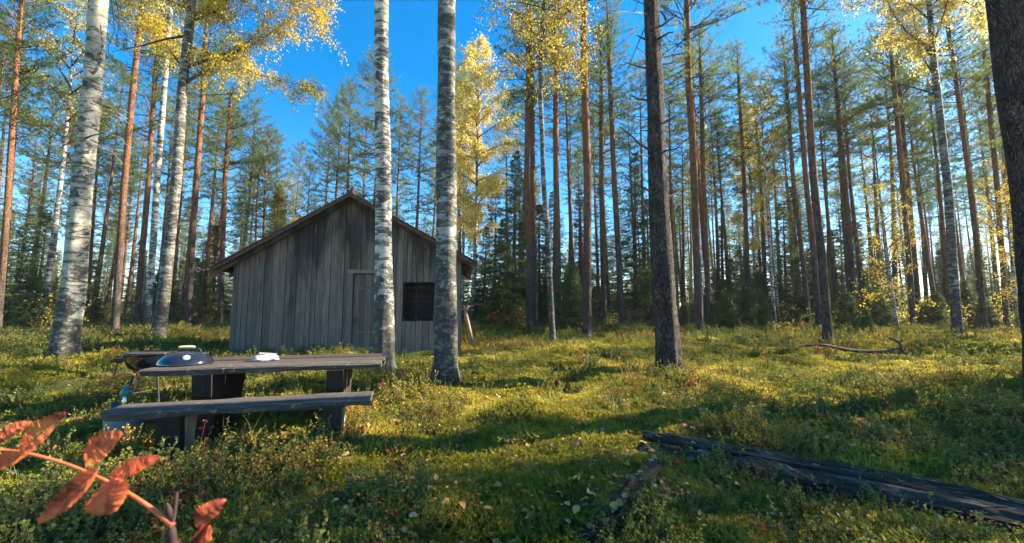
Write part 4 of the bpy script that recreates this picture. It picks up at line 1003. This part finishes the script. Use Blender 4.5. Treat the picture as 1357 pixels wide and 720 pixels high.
def lump(sx, sy, sz, nz, seed, n=22, m=9):
    rg = np.random.default_rng(seed); V = []
    for i in range(m):
        e = i / (m - 1) * PI / 2
        for j in range(n):
            a = j / n * 2 * PI; cr = abs(math.cos(a)) ** .55 * np.sign(math.cos(a)), abs(math.sin(a)) ** .55 * np.sign(math.sin(a))
            k = 1 + rg.normal() * nz; V.append((sx * math.cos(e) ** .5 * cr[0] * k, sy * math.cos(e) ** .5 * cr[1] * k, sz * math.sin(e) * (1 + rg.normal() * nz * 1.5)))
    Q = [[i * n + j, i * n + (j + 1) % n, (i + 1) * n + (j + 1) % n, (i + 1) * n + j] for i in range(m - 1) for j in range(n)]
    return np.array(V), np.array(Q)
Vl, Fl = lump(.115, .075, .055, .05, 3); pk = thing('wrapped_packet', 'small crumpled silver-white packet lying on the picnic table', 'packet', pc, .5)
ob('wrapper', mk('wrapper', [(Vl, Fl, 0)], M_WHITE), pk)
Vb, Fb = box((.02, 0, .06), (.16, .07, .012), Matrix.Rotation(.12, 3, 'Y')); ob('flap', mk('flap', [(Vb, Fb, 0)], M_WHITE), pk)

# ------------------------------------------------------------------ logs, branches, rack, stump
def log_obj(name, pts, rads, mat, label, cat, sides=12, squash=None, rough=.10, seed=0, group=None, n=26):
    rg = np.random.default_rng(seed); P = smoothpath(pts, n); R = np.interp(np.linspace(0, 1, n), np.linspace(0, 1, len(rads)), rads)
    base = P[0].copy(); Q = P - base; d = unit(P[-1] - P[0]); ang = math.atan2(d[1], d[0])
    c, s = math.cos(-ang), math.sin(-ang); Q = np.stack([Q[:, 0] * c - Q[:, 1] * s, Q[:, 0] * s + Q[:, 1] * c, Q[:, 2]], -1)
    lo = rg.random((n, sides)) - .5
    for _ in range(3): lo = (lo * 1.4 + np.roll(lo, 1, 0) + np.roll(lo, -1, 0)) / 2.6
    facet = 1 + rough * (rg.random(sides) - .5) * 1.6
    jit = facet[None] * (1 + rough * 2.2 * lo + rough * .7 * (rg.random((n, sides)) - .5))
    Q = Q + np.stack([np.zeros(n), np.interp(np.arange(n), np.linspace(0, n, 8), rg.normal(size=8) * .012), np.interp(np.arange(n), np.linspace(0, n, 8), rg.normal(size=8) * .006)], -1)
    return ob(name, mk(name, [(v, f, 0, False) for v, f in tube(Q, R, sides, True, jit, squash)], mat), None, base, (0, 0, ang), label=label, cat=cat, group=group)
def gp(px, py, dz=0):
    p = ground(px, py); p[2] += dz; return p
A, B, Cc, D = gp(848, 605, .05), gp(960, 629, .058), gp(1130, 667, .065), gp(1380, 727, .07)
D = D + (D - Cc) * .8
log_obj('charred_log', [A, B, Cc, D], [.055, .068, .075, .075], M_CHAR, 'long blackened front log lying in the undergrowth with pale scorched streaks', 'log', 14, 1.1, .17, 1, 'charred logs', 60)
back = np.array([.07, .27, 0.018])
log_obj('charred_log', [A + back + [.06, 0, .03], B + back + [0, 0, .025], Cc + back + [.02, .0, .015], D + back], [.038, .045, .048, .045], M_CHAR, 'narrower blackened log lying close behind the front charred log', 'log', 12, 1.05, .2, 2, 'charred logs', 60)
mid = back * .52
log_obj('weathered_pole', [A + mid + [.12, 0, .035], B + mid + [0, 0, .045], Cc + mid + [0, 0, .045], D + mid + [0, 0, .03]], [.02, .026, .028, .026], M_DARKTIMBER, 'thin grey weathered pole resting in the groove between two charred logs', 'pole', 9, None, .2, 3, None, 50)
log_obj('rotting_log', [gp(872, 612, .005), gp(852, 645, .012), gp(822, 682, .008), gp(770, 726, -.015)], [.05, .062, .06, .045], M_ROT, 'crumbling mossy log strewn with fallen leaves, meeting the charred logs', 'log', 14, None, .28, 4, None, 40)
_f = at(1190, 470, 10.2); fb = thing('fallen_branch', 'dark dead fallen branch with an upturned forked end on the moss', 'branch', (_f[0], 10.2, gzf(_f[0], 10.2)))
fo = np.array(fb.location); lift = fo[2] + .14 - at(1190, 470, 10.2)[2]
for nm, pts, r0, r1 in (('branch', [(1016, 466), (1040, 465), (1062, 468), (1090, 471), (1130, 470), (1165, 472), (1196, 470)], .035, .065), ('branch', [(1140, 471), (1165, 467), (1190, 460)], .02, .04), ('root_end', [(1204, 473), (1196, 465), (1193, 455), (1188, 450), (1178, 446)], .075, .03), ('twig', [(1020, 466), (1012, 460), (1004, 461)], .012, .006), ('twig', [(1060, 468), (1050, 463), (1035, 459)], .012, .006)):
    P = smoothpath([at(px, py, 9.6 + .3 * k) for k, (px, py) in enumerate([q for q in pts])] if False else [np.array([at(px, py, 10.2)[0], 10.2, max(at(px, py, 10.2)[2] + lift, gzf(at(px, py, 10.2)[0], 10.2) + .20)]) for px, py in pts], 14) - fo
    ob(nm, mk(nm, [(v, f, 0, True) for v, f in tube(P, np.linspace(r0, r1, 14) * .68, 7, True, 1 + .35 * (np.random.default_rng(3).random((14, 7)) - .5))], M_TWIG), fb)
rk0, rk1 = at(615, 405, 12.2), at(629, 463, 11.6); rk1[2] = gzf(rk1[0], rk1[1]) - .03
rack = thing('wood_rack', 'weathered slanting pole with a short crossbeam beside the cabin corner', 'rack', rk1); r0 = np.array(rk1)
ob('pole', mk('pole', [(v, f, 0, True) for v, f in tube([rk1 - r0, rk0 - r0], [.05, .045], 10)], M_CUT), rack)
b0, b1 = at(606, 403, 12.3), at(637, 404, 12.1); Rm = np.eye(3); bc_ = (b0 + b1) / 2 - r0
Vb, Fb = box(bc_, (.75, .10, .06)); ob('crossbeam', mk('crossbeam', [(Vb, Fb, 0)], M_TIMBER), rack)
q0 = at(608, 405, 12.35); q1 = q0.copy(); q1[2] = gzf(q0[0], q0[1]) - .05
ob('post', mk('post', [(v, f, 0, True) for v, f in tube([q1 - r0, q0 - r0], [.05, .045], 10)], M_TIMBER), rack)
sx, sy, _ = gp(651, 450); 
Vl, Fl = lathe([(.0, .22), (.16, .23), (.19, .20), (.20, .08), (.26, -.05)], 16); rg = np.random.default_rng(2); Vl = Vl + rg.normal(size=Vl.shape) * .02
st = thing('tree_stump', 'low dark rotten stump in the sunlit moss near the cabin corner', 'stump', (sx, sy, gzf(sx, sy)))
ob('stump_body', mk('stump_body', [(Vl, Fl, 0)], M_ROT), st)
pp = at(832, 413, 33); sg = thing('marker_sign', 'small pink marker board on a stake among the far trunks', 'sign', (pp[0], pp[1], gzf(pp[0], pp[1])))
Vb, Fb = box((0, 0, pp[2] - gzf(pp[0], pp[1])), (.40, .03, .36)); ob('board', mk('board', [(Vb, Fb, 0)], M_PINK), sg)
Vb, Fb = box((0, .03, (pp[2] - gzf(pp[0], pp[1])) / 2), (.05, .03, pp[2] - gzf(pp[0], pp[1]) + .1)); ob('stake', mk('stake', [(Vb, Fb, 0)], M_TIMBER), sg)

# ------------------------------------------------------------------ red rowan leaf in the foreground
t = NT('red_rowan_leaf'); co = t.co('Object', (1, 1, 1)); n1 = t.noise(co, 22, 4, .6); n2 = t.noise(co, 60, 4, .7); n3 = t.noise(co, 180, 2)
c = t.ramp(n1, [(.32, (.74, .085, .055)), (.48, (.90, .19, .08)), (.64, (.92, .33, .08))])
c = t.mix(t.val(t.noise(co, 30, 3, .6), .54, .66, 0, .8), c, (.11, .022, .022)); c = t.mix(t.val(n2, .56, .7, 0, .45), c, (.22, .04, .03)); c = t.mix(t.val(n3, .5, .7, 0, .2), c, (.75, .38, .14))
t.bump(n2, .4, .003); M_ROWAN = t.leaf(c, .65, .5)
t = NT('dry_rowan_leaf'); c = t.ramp(t.noise(t.co(), 50, 4), [(.3, (.06, .018, .016)), (.5, (.26, .05, .03)), (.7, (.50, .15, .04))]); M_ROWDRY = t.leaf(c, .3, .6)
M_STALK = plain('orange_leaf_stalk', (.56, .13, .05), .45, 0, .4, .1, .3, 40); M_RTWIG = plain('dark_rowan_twig', (.035, .016, .018), .7, 0, .3, 0, .4, 50)
RD = .50
def leaflet(base, tip, w, dz=0, fold=.25, seed=0, curl=.1, mat=None, cup=0.0):
    """serrated leaf blade from base to tip with a raised midrib and some thickness of form"""
    rg = np.random.default_rng(seed); base, tip = np.asarray(base), np.asarray(tip)
    ax_ = tip - base; L = np.linalg.norm(ax_); d = ax_ / L; nrm = unit(np.array([0, -1.0, .35])); nrm = unit(nrm - d * np.dot(nrm, d)); s = np.cross(d, nrm)
    n = 23; V = []; cols = (-1, -.55, 0, .55, 1)
    for i in range(n):
        u = i / (n - 1); ww = w * .5 * (math.sin(PI * min(1, (u * .94 + .03)) ** .78) ** .8)
        if i % 2: ww *= 1.22
        cv = curl * L * math.sin(u * 2.6) + rg.normal() * .0003 + (.0007 if i % 2 else 0)
        for q in cols:
            V.append(base + d * L * u + s * ww * q + nrm * (cv + fold * ww * abs(q) * (1 + cup * math.sin(u * 7)) + rg.normal() * .0005) + (d * ww * .22 * abs(q)))
    Q = [[i * 5 + j, i * 5 + j + 1, (i + 1) * 5 + j + 1, (i + 1) * 5 + j] for i in range(n - 1) for j in range(4)]
    return np.array(V), np.array(Q)
def veins(V):
    """midrib and side veins lying on a leaflet grid of 23 x 5 points, on both faces"""
    G = V.reshape(-1, 5, 3); parts = [(v, f, 0, True) for v, f in tube(G[:, 2], np.linspace(.0007, .0002, len(G)), 5)]
    for i in range(2, 19, 3):
        for a, b in ((1, 0), (3, 4)):
            parts += [(v, f, 0, True) for v, f in tube([G[i, 2], G[i + 1, a], G[min(i + 2, 22), b] * .85 + G[i + 1, a] * .15], [.0004, .0003, .0002], 4)]
    return parts
rbse = at(231, 745, RD)
row = thing('rowan_branch', 'red-orange rowan leaf with toothed leaflets on a twig in the near foreground', 'branch', rbse)
def rp(px, py, dd=0): return at(px, py, RD + dd) - rbse
stem = smoothpath([rp(-30, 597, -.02), rp(0, 596), rp(40, 602, .005), rp(90, 616, .01), rp(145, 640, .01), rp(192, 668, .005), rp(229, 697, 0)], 30)
ob('leaf_stalk', mk('leaf_stalk', [(v, f, 0, True) for v, f in tube(stem, np.interp(np.linspace(0, 1, 30), [0, .6, .95, 1], [.0014, .0019, .0025, .0034]), 10)], M_STALK), row)
tw = smoothpath([rp(231, 760), rp(229, 725), rp(227, 700), rp(231, 680, .004), rp(234, 652, .008)], 18)
ob('twig', mk('twig', [(v, f, 0, True) for v, f in tube(tw, np.interp(np.linspace(0, 1, 18), [0, .45, .55, 1], [.0052, .005, .0026, .002]), 10)], M_RTWIG), row)
Vl, Fl = lathe([(0, -.004), (.003, 0), (.0038, .005), (.002, .012), (0, .016)], 12); ob('bud', mk('bud', [(Vl, Fl, 0, True)], M_RTWIG), row, rp(225, 684, -.006), (.1, -.2, 0))
for k, (a, b, w, dd, fo_, cu_, m_) in enumerate((((28, 602), (90, 547), 30, .01, .3, .06, 0), ((-8, 588), (43, 560), 20, .02, .3, .1, 1), ((34, 603), (-22, 622), 20, -.01, .3, .05, 0), ((113, 614), (164, 574), 33, .01, .25, .10, 0),
        ((130, 622), (47, 694), 28, -.02, .35, -.08, 0), ((145, 634), (213, 606), 20, .02, .5, .05, 0), ((147, 636), (152, 679), 47, -.01, .18, .08, 0))):
    p, q = rp(*a), rp(*b, dd); V, Q = leaflet(p, q, w * RD / F * .95, 0, fo_, k, cu_)
    o = ob('leaflet', mk('leaflet', [(V, Q, 0, True)], M_ROWDRY if m_ else M_ROWAN), row)
    ob('veins', mk('veins', veins(V), M_STALK), o)
row2 = thing('rowan_branch', 'dry curled dark-red rowan leaf hanging beside the fresh red one', 'branch', at(262, 740, .56)); r2 = np.array(row2.location)
def rq(px, py, dd=0): return at(px, py, .56 + dd) - r2
for k, (a, b, w, cu_) in enumerate((((262, 702), (303, 664), 22, .35), ((274, 695), (254, 730), 18, -.3), ((276, 690), (280, 726), 16, .3))):
    V, Q = leaflet(rq(*a), rq(*b, .02), w * .56 / F, 0, .7, 60 + k, cu_, cup=.6); ob('leaflet', mk('leaflet', [(V, Q, 0, True)], M_ROWDRY), row2)
stem = smoothpath([rq(268, 770), rq(266, 735), rq(270, 705), rq(276, 690)], 12); ob('leaf_stalk', mk('leaf_stalk', [(v, f, 0, True) for v, f in tube(stem, .0018, 6)], M_ROWDRY), row2)

# ------------------------------------------------------------------ ground cover
def sprig(seed, n, h, size, spread=.09, per=13):
    rg = np.random.default_rng(seed); parts, P, D = [], [], []
    for k in range(n):
        az = rg.random() * 6.28; tilt = rg.uniform(.9, 1.5); H = h * rg.uniform(.6, 1.15)
        path = branch_path(np.append(rg.normal(size=2) * spread * .6, -.02), az, tilt, H, .0, 4)
        parts += [(v, f, 0) for v, f in tube(path, [.0022, .002, .0016, .001], 3, False)]
        for s in np.linspace(.25, 1, per):
            c = np.array([np.interp(s, np.linspace(0, 1, 4), path[:, q]) for q in range(3)]); a2 = rg.random() * 6.28
            P.append(c); D.append((math.cos(a2), math.sin(a2), rg.uniform(-.05, .7)))
    V, Fc = leafquads(np.array(P), size, rg, D=np.array(D)); parts.append((V, Fc, 1))
    return mk('shrub', parts, [M_TWIG, M_SHRUB])
def moss(seed, r, h, n):
    rg = np.random.default_rng(seed); q = rg.normal(size=(n, 2)) * r * .5; rr = np.hypot(q[:, 0], q[:, 1])
    P = np.column_stack([q, h * .6 * np.exp(-(rr / r) ** 2 * 2) - .01]); A = np.column_stack([q / r * .7 + rg.normal(size=(n, 2)) * .35, np.ones(n) * .8])
    V, Fc = needles(P, A, 4, .027, .011, .8, rg); return mk('moss', [(V, Fc, 0)], M_MOSS)
def grass(seed, n, h):
    rg = np.random.default_rng(seed); Vs, Qs = [], []
    for k in range(n):
        az = rg.random() * 6.28; d = np.array([math.cos(az), math.sin(az), 0]); s = np.array([-d[1], d[0], 0]) * .0022; b = np.append(rg.normal(size=2) * .03, -.02); H = h * rg.uniform(.5, 1.1); c = rg.uniform(.2, .9)
        for u, w in ((0, 1), (.4, .9), (.75, .6), (1, .1)):
            p = b + np.array([0, 0, 1]) * H * (u - .35 * c * u * u) + d * H * c * u * u * .8; Vs += [p - s * w, p + s * w]
        o = k * 8; Qs += [[o + 2 * j, o + 2 * j + 1, o + 2 * j + 3, o + 2 * j + 2] for j in range(3)]
    return mk('grass', [(np.array(Vs), np.array(Qs), 0)], M_GRASS)
def fallen(seed):
    rg = np.random.default_rng(seed); V, Q = leaflet((0, 0, 0), (.05, 0, .004), .038, 0, rg.uniform(.1, .5), seed, rg.uniform(-.15, .25)); V = np.column_stack([V[:, 0] - .025, V[:, 2], -V[:, 1]]) if False else V
    V = V - V.mean(0); R = Matrix.Rotation(rg.uniform(-.3, .3) - 1.2, 3, 'X'); V = V @ np.array(R).T
    return mk('leaf', [(V, Q, 0, True)], M_LITTER)
SHC = proto_collection('shrub_proto', [sprig(101, 10, .16, .017, .09, 19), sprig(102, 12, .20, .016, .09, 19), sprig(103, 9, .13, .019, .09, 17), sprig(104, 12, .17, .0135, .12, 20), sprig(105, 9, .22, .020, .09, 17)])
MOC = proto_collection('moss_proto', [moss(111, .16, .07, 150), moss(112, .20, .09, 190), moss(113, .13, .06, 130)])
GRC = proto_collection('grass_proto', [grass(121, 14, .22), grass(122, 10, .30), grass(123, 18, .16)])
LEC = proto_collection('leaf_proto', [fallen(131), fallen(132), fallen(133), fallen(134)])
rg = np.random.default_rng(1)
keep_out = [(c0[:2] + cu[:2] * Wd / 2 + cn[:2] * DEP / 2)]
def spread_pts(dens, lim_ang=56, d0=1.15, d1=34):
    """points over the clearing; dens(d) per square metre"""
    out = []
    edges_ = np.geomspace(d0, d1, 26)
    for a, b in zip(edges_[:-1], edges_[1:]):
        n = int(dens(.5 * (a + b)) * (b * b - a * a) * math.radians(lim_ang)); r = np.sqrt(rg.uniform(a * a, b * b, n)); an = rg.uniform(-lim_ang, lim_ang, n) * PI / 180
        out.append(np.stack([r * np.sin(an), r * np.cos(an)], -1))
    P = np.concatenate(out)
    q = P - c0[:2]; u = q @ cu[:2]; v = q @ cn[:2]
    la, lb = A[:2], Cc[:2]; ld = (lb - la) / np.linalg.norm(lb - la); w = P - la; al = w @ ld; pr = w @ np.array([-ld[1], ld[0]])
    onlog = (al > -.05) & (pr > -.13) & (pr < .34)
    ra, rb_ = gp(868, 618)[:2], gp(800, 705)[:2]; rd = (rb_ - ra) / np.linalg.norm(rb_ - ra); w = P - ra; al = w @ rd; pr = np.abs(w @ np.array([-rd[1], rd[0]]))
    onlog |= (al > -.1) & (al < np.linalg.norm(rb_ - ra)) & (pr < .10)
    lp = gp(945, 662)[:2]; lit = (np.hypot((P[:, 0] - lp[0]) / .75, (P[:, 1] - lp[1]) / .42) < 1) & (rg.random(len(P)) < .72); onlog |= lit
    return P[~onlog & ~((u > -.05) & (u < Wd + .05) & (v > -.02) & (v < DEP + .1))]
def zone(P):
    """slow patches: 0 wet green .. 1 dry yellow"""
    return np.clip(.55 * vnoise(P[:, 0] * .45 + 7, P[:, 1] * .45, 21) + .45 * vnoise(P[:, 0] * 1.5, P[:, 1] * 1.5 + 3, 22), 0, 1)
def sc_obj(name, coll, k, P, scl, tint, label, lift=0, tilt=.25):
    n = len(P); Z = gz(P[:, 0], P[:, 1]) + lift
    rot = np.stack([rg.normal(size=n) * tilt, rg.normal(size=n) * tilt, rg.random(n) * 6.28], -1)
    return scatter(name, coll, np.column_stack([P, Z]), rot, scl, np.clip(tint, 0, 1), rg.integers(0, k, n), label)
P = spread_pts(lambda d: 150 if d < 4 else 110 * (4 / d) ** 1.0)
z_ = zone(P); d_ = np.hypot(P[:, 0], P[:, 1]); patch = vnoise(P[:, 0] * .8, P[:, 1] * .8, 31)
clump = vnoise(P[:, 0] * 2.6, P[:, 1] * 2.6, 33); kp = rg.random(len(P)) < sstep(.12, .40, patch) * (.35 + .65 * sstep(.3, .55, clump)); clump = clump[kp]; P, z_, d_, patch = P[kp], z_[kp], d_[kp], patch[kp]
sc_obj('bilberry_shrubs', SHC, 5, P, rg.uniform(.55, 1.15, len(P)) * (.5 + .35 * patch + .7 * clump) * np.clip(d_ / 9, 1, 2.0), .02 + .45 * z_ + .28 * clump + rg.normal(size=len(P)) * .14 + (rg.random(len(P)) < .05) * .4, 'low bilberry and lingonberry shrubs carpeting the clearing')
P = spread_pts(lambda d: 130 if d < 4 else 120 * (4 / d) ** .9)
z_ = zone(P); d_ = np.hypot(P[:, 0], P[:, 1])
kp = rg.random(len(P)) < .12 + .88 * sstep(.25, .45, vnoise(P[:, 0] * 1.1, P[:, 1] * 1.1, 35)); P, z_, d_ = P[kp], z_[kp], d_[kp]
sc_obj('feather_moss', MOC, 3, P, rg.uniform(.7, 1.3, len(P)) * np.clip(d_ / 8, 1, 2.6), .15 + .8 * z_ + rg.normal(size=len(P)) * .14, 'yellow-green feather moss covering the forest floor', 0, .15)
P = spread_pts(lambda d: 3.2 if d < 5 else 3 * (5 / d) ** .8)
sc_obj('grass_tufts', GRC, 3, P, rg.uniform(.6, 1.4, len(P)) * np.clip(np.hypot(P[:, 0], P[:, 1]) / 10, 1, 2), rg.random(len(P)), 'thin grass blades scattered through the moss', 0, .1)
P = spread_pts(lambda d: 120 if d < 4 else 120 * (4 / d) ** 1.0, d1=20)
pat = vnoise(P[:, 0] * .9 + 4, P[:, 1] * .9, 41); P = P[rg.random(len(P)) < .25 + .9 * sstep(.4, .7, pat)]
sc_obj('fallen_leaves', LEC, 4, P, rg.uniform(.4, 1.1, len(P)) * np.clip(np.hypot(P[:, 0], P[:, 1]) / 8, 1, 1.6), rg.random(len(P)), 'fallen yellow and brown leaves strewn over the undergrowth', .075, .35)

rg = np.random.default_rng(44); LQ = []
for pts, top, n in (([gp(872, 612, .02), gp(852, 645, .035), gp(822, 682, .03), gp(770, 726, .01)], .045, 30), ([A, B, Cc, D], .072, 9), ([A + back, B + back, Cc + back, D + back], .05, 6)):
    pth = smoothpath(pts, 60)
    for k in rg.integers(0, 60, n): LQ.append(pth[k] + np.array([rg.normal() * .02, rg.normal() * .015, top]))
lp = gp(945, 662)
for k in range(230):
    a, q = rg.random() * 6.28, math.sqrt(rg.random()); x, y = lp[0] + .8 * q * math.cos(a), lp[1] + .46 * q * math.sin(a); LQ.append(np.array([x, y, gzf(x, y) + .012 + .02 * rg.random()]))
LQ = np.array(LQ); n = len(LQ)
scatter('leaf_litter', LEC, LQ, np.stack([rg.normal(size=n) * .25, rg.normal(size=n) * .25, rg.random(n) * 6.28], -1), rg.uniform(.5, 1.1, n), rg.uniform(.1, 1, n), rg.integers(0, 4, n), 'dense pale and brown leaf litter on and below the logs')

rg = np.random.default_rng(71)
for px, py, h in ((512, 640, .40), (522, 648, .46), (536, 622, .34), (256, 640, .42), (1012, 612, .22), (905, 640, .24), (742, 556, .3), (470, 560, .3), (640, 700, .2), (1180, 560, .3)):
    b = gp(px, py); st = thing('dry_stalk', 'thin dry brown stalk standing up from the undergrowth', 'plant', (b[0], b[1], b[2] - .02), rg.random() * 6, 'dry stalks in the undergrowth')
    pth = smoothpath([(0, 0, 0), (.015, .01, h * .5), (.05 * rg.normal(), .03, h)], 8)
    ob('stem', mk('stem', [(v, f, 0, True) for v, f in tube(pth, np.linspace(.0032, .0012, 8), 5)], M_ROWDRY), st)
    for k in rg.integers(3, 8, 4):
        D_ = unit(rg.normal(size=3) * [1, 1, .4]); V, Q = leaflet(pth[k], pth[k] + D_ * .035, .014, 0, .4, int(k), .2)
        ob('leaf', mk('leaf', [(V, Q, 0, True)], M_ROWDRY), st)
b = gp(1015, 712); e = thing('rusty_fern', 'small rusty-orange fern-like plant in the near undergrowth', 'plant', (b[0], b[1], b[2] - .02)); e.scale = (.16, .16, .13)
ob('stem', BU[3][0], e); ob('foliage', BU[3][1], e)

# ------------------------------------------------------------------ air: faint autumn haze between the trunks
t = bpy.data.materials.new('haze'); t.use_nodes = True; t.node_tree.nodes.clear()
pv = t.node_tree.nodes.new('ShaderNodeVolumePrincipled'); mo = t.node_tree.nodes.new('ShaderNodeOutputMaterial'); t.node_tree.links.new(pv.outputs[0], mo.inputs['Volume'])
pv.inputs['Color'].default_value = (.93, .96, 1, 1); pv.inputs['Density'].default_value = HAZE; pv.inputs['Anisotropy'].default_value = .3
Vb, Fb = box((0, 140, 11), (720, 450, 26))
ob('haze', mk('haze', [(Vb, Fb, 0)], t), kind='stuff', label='faint pale haze hanging in the air between the trunks')
